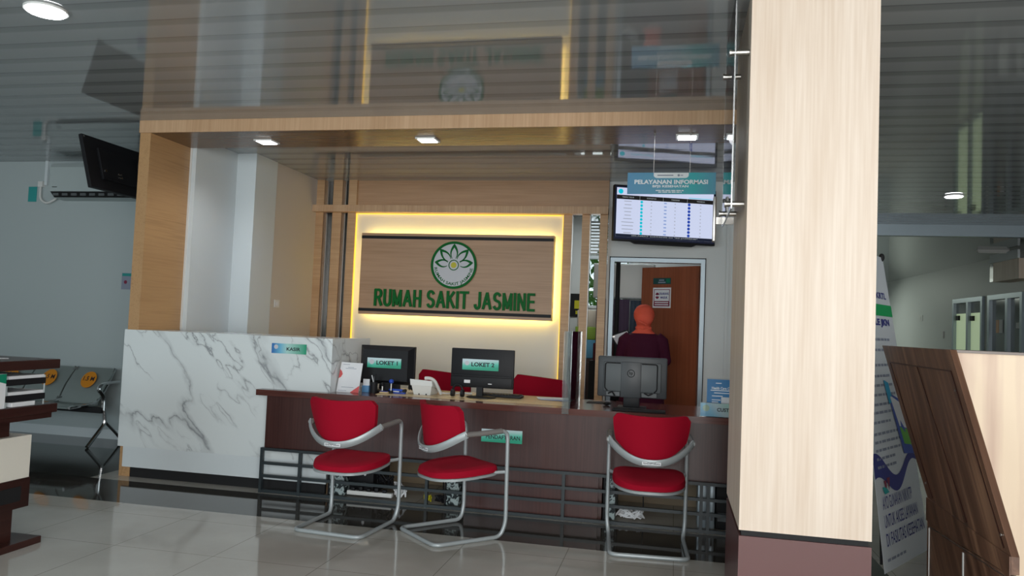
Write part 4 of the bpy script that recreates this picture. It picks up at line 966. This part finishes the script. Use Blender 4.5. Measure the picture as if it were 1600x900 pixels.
# person in the doorway seen from behind
def make_person(px, py):
    t = thing('person', 'person in an orange headscarf and maroon tunic seen from behind in the doorway, holding papers', 'person', (px, py, 0))
    def P(x, y, z): return (px+x, py+y, z)
    def remesh(o, vox, sm=2):
        m_ = o.modifiers.new('r', 'REMESH'); m_.mode = 'VOXEL'; m_.voxel_size = vox; m_.use_smooth_shade = True
        if sm: q = o.modifiers.new('s', 'SMOOTH'); q.iterations = sm; q.factor = .5
        dg = bpy.context.evaluated_depsgraph_get(); bpy.context.view_layer.update(); me = bpy.data.meshes.new_from_object(o.evaluated_get(dg)); o.modifiers.clear(); o.data = me
    def oval(c, rx, ry, n=24, ph=0): return [(px+c[0]+rx*math.cos(2*PI*i/n), py+c[1]+ry*math.sin(2*PI*i/n), c[2]) for i in range(n)]
    b = MB()
    for s in (-1, 1): b.tube([P(s*.085, 0, .90), P(s*.09, .01, .50), P(s*.085, -.02, .30), P(s*.08, -.01, .07)], [.085, .060, .052, .036], 14); b.ell(P(s*.085, .05, .045), .043, .115, .042)
    b.loft([oval((0, 0, .80), .15, .11), oval((0, 0, .92), .165, .12), oval((0, .0, 1.08), .125, .095), oval((0, 0, 1.22), .155, .10), oval((0, 0, 1.33), .165, .085), oval((0, 0, 1.375), .07, .06)])
    b.tube([P(0, .0, 1.34), P(0, .01, 1.46)], .048, 14)
    b.ell(P(0, .02, 1.55), .072, .090, .105, 20, 14); b.ell(P(0, .108, 1.545), .012, .016, .018)
    for s in (-1, 1): b.ell(P(s*.073, .015, 1.55), .010, .018, .03)
    hands = []
    for s in (-1, 1):
        sh = (s*.165, 0, 1.325); el = (s*.235, .03 if s > 0 else .05, 1.10); wr = (-.185, .125, 1.165) if s < 0 else (.10, .27, 1.15)
        b.tube([P(*sh), P(*el)], [.048, .036], 12); b.tube([P(*el), P(*wr)], [.037, .023], 12)
        d = (Vector(wr)-Vector(el)).normalized(); hp = Vector(wr)+d*.045
        b.ell(P(*hp), .036, .036, .018); up_ = Vector((0, 0, 1)); sd = d.cross(up_).normalized()
        for k, ln in ((-1.5, .058), (-.5, .068), (.5, .064), (1.5, .050)):
            r0 = hp+d*.026+sd*k*.0165; r1 = r0+d*ln*.6; r2 = r1+d*ln*.25+Vector((0, 0, -ln*.4)); b.tube([P(*r0), P(*r1), P(*r2)], [.0088, .008, .0068], 8)
        th = hp+sd*(.03 if s > 0 else -.03); b.tube([P(*(th-d*.01)), P(*(th+d*.03+sd*(.01*s)))], [.010, .008], 8)
    o = b.build('body', 'skin', t); remesh(o, .0075, 3)
    # face details
    MB().ell(P(-.028, .100, 1.568), .010, .006, .006).ell(P(.028, .100, 1.568), .010, .006, .006).build('eyes', 'blackmatte', t)
    MB().ell(P(0, .106, 1.508), .020, .006, .006).build('mouth', 'crimson', t)
    # tunic with sleeves
    b = MB()
    b.loft([oval((0, .0, .58), .25, .19), oval((0, 0, .80), .225, .17), oval((0, 0, 1.0), .20, .145), oval((0, 0, 1.15), .195, .13), oval((0, 0, 1.27), .205, .12), oval((0, 0, 1.335), .19, .10), oval((0, 0, 1.375), .12, .085), oval((0, 0, 1.40), .065, .06)])
    for s in (-1, 1):
        el = (s*.245, .03 if s > 0 else .05, 1.085); wr = (-.195, .105, 1.155) if s < 0 else (.115, .25, 1.14)
        b.tube([P(s*.14, 0, 1.325), P(s*.195, 0, 1.29), P(*el)], [.07, .074, .058], 14); b.tube([P(*el), P(*wr)], [.060, .045], 14); b.ell(P(*el), .058, .058, .058)
    o = b.build('tunic', 'maroon_cloth', t); remesh(o, .012, 4)
    b = MB()
    for s in (-1, 1): b.tube([P(s*.095, 0, .85), P(s*.095, 0, .5), P(s*.09, 0, .09)], [.105, .090, .075], 16)
    b.build('trousers', 'blackmatte', t)
    b = MB()
    for s in (-1, 1): b.loft([[(px+s*.085+.05*math.cos(a)*k, py+.05+.135*math.sin(a)*k, z) for a in [2*PI*i/20 for i in range(20)]] for k, z in ((1, .002), (1.02, .03), (.9, .06), (.55, .085))])
    b.build('shoes', 'black', t)
    # headscarf: bulging bun at the back, gathered neck
    b = MB(); b.ell(P(0, .0, 1.568), .112, .115, .118, 24, 16); b.ell(P(.005, -.055, 1.535), .098, .080, .098, 20, 12)
    b.loft([oval((0, .0, 1.365), .135, .095), oval((0, -.01, 1.40), .090, .085), oval((0, -.01, 1.45), .075, .085), oval((0, -.01, 1.50), .085, .095)])
    o = b.build('headscarf', 'orange_cloth', t); remesh(o, .008, 3)
    # open the face
    me = o.data; bm = bmesh.new(); bm.from_mesh(me)
    dl = [v for v in bm.verts if v.co.y > .065 and ((v.co.x)/.062)**2+((v.co.z-1.548)/.082)**2 < 1]
    bmesh.ops.delete(bm, geom=dl, context='VERTS'); bm.to_mesh(me); bm.free()
    b = MB(); b.tube([P(-.05, -.137, 1.505), P(-.015, -.145, 1.485), P(.03, -.125, 1.46)], [.010, .016, .010], 8); b.tube([P(-.08, -.05, 1.43), P(0, -.095, 1.42), P(.08, -.05, 1.43)], [.012, .014, .012], 8); b.build('scarf_fold', 'orange_cloth', t)
    return t
make_person(-.315, 8.40)
t = thing('clipboard', 'black clipboard with white sheets held at the person\'s left side', 'clipboard', (-.60, 8.62, 1.2))
MB().prism([(-.685, 8.565, 1.335), (-.50, 8.595, 1.405), (-.475, 8.595, 1.375), (-.52, 8.575, 1.165), (-.60, 8.565, 1.17)], (0, .006, 0)).build('board', 'blackmatte', t, smooth=False)
MB().prism([(-.665, 8.5595, 1.325), (-.500, 8.5885, 1.388), (-.487, 8.5885, 1.36), (-.535, 8.569, 1.18), (-.575, 8.5605, 1.19)], (0, .004, 0)).build('sheets', 'paper', t, smooth=False)
MB().box(-.66, -.63, 8.552, 8.5575, 1.312, 1.325).build('clip', 'steel', t, smooth=False)

# ================================================================ LEFT LOBBY
t = thing('ceiling_television', 'black television hung from the ceiling left of the oak portal, seen from behind', 'television', (-4.85, 5.9, 2.40))
p0 = Vector((-4.905, 5.468, 2.864)); p1 = Vector((-4.775, 5.468, 2.415)); dv = (p1-p0).normalized(); nn = Vector((dv.z, 0, -dv.x)).normalized()
if nn.x > 0: nn = -nn
LN = Vector((0, .80, 0))
MB().prism([p0, p1, p1+LN, p0+LN], nn*.035, .004).build('body', 'black', t, smooth=False)
q = p0+dv*.10+Vector((0, .14, 0)); MB().prism([q, q+dv*.28, q+dv*.28+Vector((0, .5, 0)), q+Vector((0, .5, 0))], -nn*.022, .004).build('rear_bulge', 'black', t, smooth=False)
c0 = p0+dv*.2+Vector((0, .62, 0))-nn*.02
MB().tube([c0, c0-nn*.03+Vector((0, 0, .1)), Vector((c0.x+.02, c0.y, H-.001))], .02, 12).build('ceiling_pole', 'black', t)
for k, (a, y) in enumerate(((.30, .18), (.30, .34), (.33, .34), (.30, .365), (.33, .365), (.02, .02))):
    c = p0+dv*a+Vector((0, y, 0))-nn*(.023 if k < 5 else .001); MB().cyl(c, c-nn*.004, .008 if k else .012, 10).build('screw', 'chrome', t)

t = thing('air_conditioner', 'white wall air conditioner high on the lobby wall behind the hung television', 'air conditioner', (-6.1, 7.17, 2.58))
b = MB(); b.prism([(-6.70, 7.289, 2.965), (-6.70, 7.09, 2.965), (-6.70, 7.06, 2.92), (-6.70, 7.07, 2.66), (-6.70, 7.13, 2.60), (-6.70, 7.289, 2.585)], (1.07, 0, 0)); b.build('body', mat('ac_white', (.42, .48, .48), .4), t, smooth=False)
MB().prism([(-6.68, 7.069, 2.655), (-6.68, 7.125, 2.602), (-6.68, 7.12, 2.598), (-6.68, 7.062, 2.650)], (1.03, 0, 0)).build('outlet_slot', 'blackmatte', t, smooth=False)
for i in range(9): MB().box(-6.66+i*.115, -6.59+i*.115, 7.075, 7.083, 2.612, 2.640).build('vane', 'midgrey', t, smooth=False)
MB().box(-6.66, -6.60, 7.0585, 7.0615, 2.70, 2.706).build('badge', 'black', t, smooth=False)
t = thing('cable_duct', 'white cable duct with a cable loop beside the air conditioner', 'cable duct', (-6.94, 7.27, 2.6))
MB().box(-6.96, -6.925, 7.262, 7.289, 2.76, H).build('duct', 'white', t, smooth=False); MB().box(-7.03, -6.97, 7.25, 7.289, 2.74, 2.80).build('socket_box', 'whiteplastic', t, smooth=False)
MB().tube(arc([(-7.0, 7.26, 2.74), (-6.99, 7.25, 2.60), (-6.90, 7.25, 2.545), (-6.78, 7.25, 2.60), (-6.72, 7.20, 2.64)], .08), .012, 8).build('cable_loop', 'whiteplastic', t)
tag(MB().box(-7.18, -7.07, 7.284, 7.289, 2.575, 2.745).build('wall_card', mat('teal_card', (.03, .30, .29), .5), None), 'small teal card on the lobby wall left of the air conditioner', 'card')
t = thing('wall_notice', 'small printed notice on the lobby wall beside the oak portal', 'notice', (-5.84, 7.286, 1.6))
MB().box(-5.90, -5.70, 7.285, 7.289, 1.62, 1.80).build('sheet', 'greytext', t, smooth=False); MB().box(-5.895, -5.72, 7.2835, 7.285, 1.765, 1.795).build('teal_band', mat('teal_band', (.02, .28, .26), .5), t, smooth=False); MB().cyl((-5.85, 7.2849, 1.70), (-5.85, 7.2835, 1.70), .02, 12).build('red_dot', 'crimson', t)

# waiting bench
bn = thing('waiting_bench', 'grey steel waiting bench with orange round stickers by the lobby wall', 'bench', (-6.1, 7.0, 0))
M['perf'] = mat('perforated_grey_steel', (.26, .30, .29), .35, metal=.35)
def seat_unit(x0, x1):
    w_ = x1-x0
    b = MB(); b.slab(lambda u, v: (x0+w_*u-.02*(1-v), 7.20-.22*(1-v)-.03*math.sin(PI*v), .40+.36*v), 6, 10, .012, lambda u, v: (0, -1, .3)); b.build('backrest', 'perf', bn)
    b = MB(); b.slab(lambda u, v: (x0+w_*u-.02, 6.62+.36*v, .405+.012*math.cos(PI*v)-(.03*(1-v/.15) if v < .15 else 0)), 6, 10, .012, lambda u, v: (0, 0, 1)); b.build('seat', 'perf', bn)
    for x in (x0+.012, x1-.012):
        MB().tube(arc([(x, 7.19, .765), (x-.01, 7.09, .56), (x-.02, 6.97, .415), (x-.02, 6.60, .40)], .08), .014, 8).build('side_rail', 'chrome', bn)
    c = ((x0+x1)/2+.02, 7.058, .645)
    st = MB(); n_ = Vector((0, -1, .55)).normalized(); up_ = Vector((0, .55, 1)).normalized()
    st.prism([Vector(c)+Vector((1, 0, 0))*.088*math.cos(2*PI*i/28)+up_*.093*math.sin(2*PI*i/28) for i in range(28)], n_*.004)
    so_ = st.build('round_sticker', 'orange', bn, smooth=False)
    b = MB(); b.text('1.5 M', plane_fn(Vector(c)+n_*.0055+up_*.01, (1, 0, 0), up_, n_), .13, .05, .02); b.build('lettering', 'blacktext', so_, smooth=False)
seat_unit(-6.29, -5.82); seat_unit(-6.78, -6.31); seat_unit(-7.27, -6.80)
MB().box(-7.3, -5.70, 6.86, 6.92, .33, .385, .004).build('beam', 'blackmatte', bn)
MB().tube(arc([(-5.70, 6.89, .36), (-5.70, 6.89, .50), (-5.70, 6.80, .58), (-5.70, 6.86, .635), (-5.70, 7.10, .64)], .06), .020, 10, flat=(1.3, .7)).build('armrest', 'chrome', bn)
MB().tube(arc([(-5.70, 6.90, .40), (-5.70, 6.93, .22), (-5.70, 6.72, .03), (-5.70, 6.70, .012)], .05), .020, 10).build('leg', 'chrome', bn)
MB().tube(arc([(-5.70, 6.93, .24), (-5.70, 7.08, .12), (-5.70, 7.20, .012)], .05), .016, 10).build('leg', 'chrome', bn)
MB().tube(arc([(-7.2, 6.90, .36), (-7.2, 6.93, .22), (-7.2, 6.72, .03), (-7.2, 6.70, .012)], .05), .020, 10).build('leg', 'chrome', bn)

# dark service desk at the left edge
t = thing('service_desk', 'dark brown service desk with open shelf and cream panel at the left edge', 'desk', (-4.0, 3.5, 0))
MB().box(-4.6, -3.58, 2.5, 3.95, 1.035, 1.09, .004).build('desk_top', 'dark_wood', t, smooth=False)
MB().box(-4.6, -3.585, 2.5, 3.955, .775, .828, .004).box(-4.58, -3.60, 2.52, 3.93, .745, .7745).build('shelf', 'dark_wood', t, smooth=False)
MB().box(-4.6, -4.55, 2.5, 3.95, .829, 1.034).build('rear_board', 'dark_wood', t, smooth=False)
MB().box(-4.5, -3.74, 2.55, 3.78, .64, .744).build('support', 'dark_wood', t, smooth=False)
MB().box(-4.5, -3.70, 2.55, 3.90, .392, .640).build('cream_panel', 'cream', t, smooth=False)
MB().box(-4.5, -3.695, 2.55, 3.905, .222, .3915).build('drawer_frame', 'dark_wood', t, smooth=False)
MB().box(-3.6945, -3.690, 3.70, 3.84, .265, .350).build('drawer_pull', 'blackmatte', t, smooth=False)
MB().box(-4.4, -3.72, 3.60, 3.82, .04, .2215).build('leg', 'dark_wood', t, smooth=False)
MB().box(-4.45, -3.64, 3.55, 3.96, 0, .04, .004).build('foot', 'dark_wood', t, smooth=False)
t = thing('paper_tray', 'black two-tier paper tray with white sheets on the dark service desk shelf', 'tray', (-3.75, 3.74, .829))
for z in (.985, .895): 
    tr = MB().box(-4.0, -3.60, 3.60, 3.87, z-.035, z).box(-4.0, -3.985, 3.60, 3.87, z, z+.02).build('tray', 'black', t, smooth=False)
    MB().box(-3.98, -3.605, 3.62, 3.86, z+.0005, z+.018).build('sheets', 'paper', tr, smooth=False)
for x, y in ((-3.985, 3.605), (-3.605, 3.605), (-3.985, 3.865), (-3.605, 3.865)): MB().cyl((x, y, .829), (x, y, 1.0), .004, 8).build('upright', 'tray', t)
tag(MB().box(-3.95, -3.598, 3.64, 3.80, .8292, .855, .003).build('paper_stack', 'paper', None, smooth=False), 'white stack of paper under the black paper tray', 'paper')
t = thing('document_folder', 'white document with a green corner standing on the dark service desk shelf', 'folder', (-3.60, 3.5, .829))
MB().box(-3.62, -3.595, 3.30, 3.59, .829, 1.02).build('sheet', 'paper', t, smooth=False)
MB().prism([(-3.5945, 3.40, 1.019), (-3.5945, 3.589, 1.019), (-3.5945, 3.589, .965)], (.001, 0, 0)).build('green_corner', mat('folder_green', (0, .22, .12), .5), t, smooth=False)
tag(MB().box(-4.2, -3.75, 3.2, 3.75, 1.0905, 1.094).build('paper_sheet', 'paper', None, smooth=False), 'white sheet lying on top of the dark service desk', 'paper')

# ================================================================ RIGHT: LEANING COUNTER, BANNER, CORRIDOR
t = thing('nurse_counter', 'counter with slanted walnut end panel and pale striped wooden front at the right edge', 'counter', (1.9, 3.9, 0))
A = (5.06, 1.368); B = (3.885, 1.368); C = (3.214, .617); Dp = (4.175, .635)
MB().prism([(1.25, A[0], A[1]), (1.25, B[0], B[1]), (1.25, C[0], C[1]), (1.25, C[0], C[1]-.066), (1.25, 4.172, .50), (1.25, Dp[0], Dp[1])], (.028, 0, 0)).build('end_panel', 'walnut', t, smooth=False)
b = MB(); b.prism([(1.244, Dp[0], Dp[1]), (1.244, C[0], C[1]), (1.244, C[0], C[1]-.070), (1.244, 4.172, .525)], (.005, 0, 0)); b.build('slanted_band', 'walnut', t, smooth=False)
MB().prism([(1.2505, 4.172, .499), (1.2505, 3.204, .545), (1.2505, 3.204, 0), (1.2505, 4.172, 0)], (.0265, 0, 0)).build('lower_panel', 'walnut', t, smooth=False)
def strip(p, q, w_, m, nm):
    p = Vector((0, *p)); q = Vector((0, *q)); d = (q-p).normalized(); s_ = Vector((0, -d.z, d.y))*w_/2
    MB().prism([Vector((1.2475, 0, 0))+v for v in (p-s_, q-s_, q+s_, p+s_)], (.003, 0, 0)).build(nm, m, t, smooth=False)
def tl(u, v):   # point on the slanted panel
    a = (A[0]+(B[0]-A[0])*u, A[1]+(B[1]-A[1])*u); b_ = (Dp[0]+(C[0]-Dp[0])*u, Dp[1]+(C[1]-Dp[1])*u); return (a[0]+(b_[0]-a[0])*v, a[1]+(b_[1]-a[1])*v)
for a, b_, nm in ((tl(.06, .13), tl(.94, .13), 'groove'), (tl(.5, .13), tl(.56, .98), 'groove'), (tl(.06, .13), tl(.10, .98), 'groove'), (tl(.94, .13), tl(.95, .98), 'groove')): strip(a, b_, .006, 'dark_wood', nm)
strip((3.692, .50), (3.685, .03), .012, 'whiteplastic', 'white_edging'); strip((4.14, .495), (4.135, .03), .006, 'whiteplastic', 'white_edging')
strip((4.14, .500), (3.25, .530), .004, 'steel', 'edge_trim')
for p in ((3.807, 1.187), (4.197, .70), (3.30, .675)): MB().cyl((1.249, *p), (1.2455, *p), .006, 10).build('screw', 'steel', t)
MB().box(1.279, 3.6, 3.90, 3.925, 0, 1.356).build('front_board', 'stripe_wood', t, smooth=False)
MB().box(1.279, 3.6, 3.885, 4.2, 1.3565, 1.368).build('top_ledge', mat('taupe_edge', (.25, .21, .19), .5), t, smooth=False)

bnr = thing('roll_banner', 'tall white health insurance banner with blue wave standing behind the pillar', 'banner', (1.45, 5.35, 0))
BL, BR, TL, TR = Vector((1.271, 5.0, .012)), Vector((1.735, 5.72, .012)), Vector((1.09, 5.22, 1.99)), Vector((1.455, 5.92, 1.99))
# two poles and a foot behind the sheet
def bp_(u, v, d=0):
    p = BL.lerp(BR, u).lerp(TL.lerp(TR, u), v); n_ = Vector((.84, -.54, 0)); return p+n_*d+Vector((1, 0, 0))*(.0)
b = MB(); b.slab(lambda u, v: bp_(u, v), 10, 20, .002, lambda u, v: (-.84, .54, 0)); b.build('sheet', mat('banner_white', (.62, .66, .70), .45), bnr, smooth=False)
b = MB(); b.tube([bp_(.05, .02, -.03), bp_(.95, .99, -.02)], .008, 8); b.tube([bp_(.95, .02, -.03), bp_(.05, .99, -.02)], .008, 8); b.build('stand_poles', 'black', bnr)
MB().ell(bp_(.97, 1.0, .0), .02, .02, .03).build('corner_clip', 'blackmatte', bnr)
d_ = .003
def bt(b, body, u, v, wu, hv, bold=.02, al='l'):
    vs, fs = tmp_text(body, bold)
    x0 = min(q.x for q in vs); x1 = max(q.x for q in vs); y0 = min(q.y for q in vs); y1 = max(q.y for q in vs)
    b.faces([bp_(u+(q.x-x0)/(x1-x0)*wu, v+(q.y-y0)/(y1-y0)*hv, d_) for q in vs], fs)
def bq(b, pts): b.faces([bp_(u, v, d_) for u, v in pts], [tuple(range(len(pts)))])
b = MB(); bt(b, 'FKRTL', .52, .845, .36, .022, .03); bt(b, 'MOBILE JKN', .10, .745, .76, .030, .05)
bt(b, 'AYO GUNAKAN NIK/KTP', .10, .178, .66, .038, .0); bt(b, 'UNTUK AKSES LAYANAN', .10, .124, .74, .038, .0); bt(b, 'DI FASILITAS KESEHATAN', .10, .070, .84, .038, .0)
b.build('headline', 'navy', bnr, smooth=False)
b = MB(); rr = random.Random(2)
for v in (.70, .665, .615, .58, .55, .52, .49, .465, .435, .40, .375, .35, .325, .30, .028):
    u = .08; e_ = rr.uniform(.45, .80)
    while u < e_: 
        wl = rr.uniform(.04, .10); bq(b, [(u, v), (min(u+wl, e_), v), (min(u+wl, e_), v+.008), (u, v+.008)]); u += wl+.02
b.build('small_print', 'greytext', bnr, smooth=False)
b = MB(); bq(b, [(0, .785), (1, .785), (1, .825), (0, .825)]); b.build('green_band', mat('banner_green', (0, .36, .10), .45), bnr, smooth=False)
b = MB(); N = 24; wv = lambda u: .278+.035*math.sin(u*7.5+1.2)
for i in range(N):
    u0, u1 = i/N, (i+1)/N; th = lambda u: .030*(1-u)+.008
    bq(b, [(u0, wv(u0)-th(u0)), (u1, wv(u1)-th(u1)), (u1, wv(u1)+th(u1)), (u0, wv(u0)+th(u0))])
b.build('blue_wave', 'navy', bnr, smooth=False)
d_ = .0045
b = MB(); bq(b, [(.52, .53), (.82, .50), (.99, .315), (.72, .325)]); b.build('phone_picture', mat('phone_blue', (.03, .08, .40), .4), bnr, smooth=False)
d_ = .006
b = MB(); bq(b, [(.55, .52), (.80, .49), (.93, .40), (.70, .415)]); b.build('phone_screen', 'paper', bnr, smooth=False)
b = MB(); bq(b, [(.70, .412), (.93, .396), (.95, .345), (.76, .355)]); b.build('phone_green', mat('banner_leaf', (.12, .45, .03), .4), bnr, smooth=False)
b = MB(); bq(b, [(.45, .57), (.56, .56), (.62, .50), (.52, .49)]); b.build('speech_bubble', mat('banner_cyan', (0, .35, .60), .4), bnr, smooth=False)
b = MB(); bq(b, [(.16, .262), (.22, .262), (.21, .225)]); bq(b, [(.23, .268), (.30, .268), (.26, .23)]); b.build('red_mark', 'crimson', bnr, smooth=False)
b = MB(); bq(b, [(.12, .245), (.20, .242), (.26, .224), (.16, .222)]); b.build('teal_mark', mat('banner_teal', (0, .35, .35), .4), bnr, smooth=False)

# corridor fittings
t = thing('light_switch', 'small white switch plate on the far corridor wall', 'switch', (5.87, 20.25, 1.92))
MB().box(5.868, 5.879, 20.15, 20.45, 1.90, 2.04).build('plate', 'whiteplastic', t, smooth=False); MB().box(5.862, 5.868, 20.25, 20.35, 1.94, 2.0).build('rocker', 'whiteplastic', t, smooth=False)
t = thing('card_reader', 'small white card reader beside the corridor glass door', 'card reader', (5.86, 18.7, 1.5))
MB().box(5.855, 5.879, 18.65, 18.78, 1.50, 1.65).build('plate', 'whiteplastic', t, smooth=False)
t = thing('curtain_box', 'pale wooden box unit high on the corridor wall above the glass doors', 'box unit', (5.8, 15.0, 2.52))
MB().box(5.60, 5.879, 14.2, 15.25, 2.52, 2.86).build('body', 'oak_v', t, smooth=False); MB().box(5.56, 5.599, 14.15, 15.3, 2.86, H-.03).build('cap', 'white', t, smooth=False); MB().box(5.60, 5.879, 15.2505, 15.40, 2.53, 2.84).build('dark_side', 'glassdark', t, smooth=False)
t = thing('tube_light', 'unlit tube light on the corridor ceiling', 'light', (5.35, 14.6, 2.99))
MB().box(5.10, 5.60, 14.55, 14.63, 2.995, H-.001).build('batten', 'whiteplastic', t, smooth=False); MB().cyl((5.12, 14.59, 2.985), (5.58, 14.59, 2.985), .012, 10).build('tube', 'whiteplastic', t)
t = thing('wall_switch', 'white wall switch on the beige wall behind the marble counter', 'switch', (-4.18, 7.56, 1.5))
MB().box(-4.1895, -4.180, 7.50, 7.60, 1.49, 1.57, .002).build('plate', 'whiteplastic', t, smooth=False)
MB().box(-4.1795, -4.176, 7.53, 7.57, 1.51, 1.55).build('rocker', 'paper', t, smooth=False)
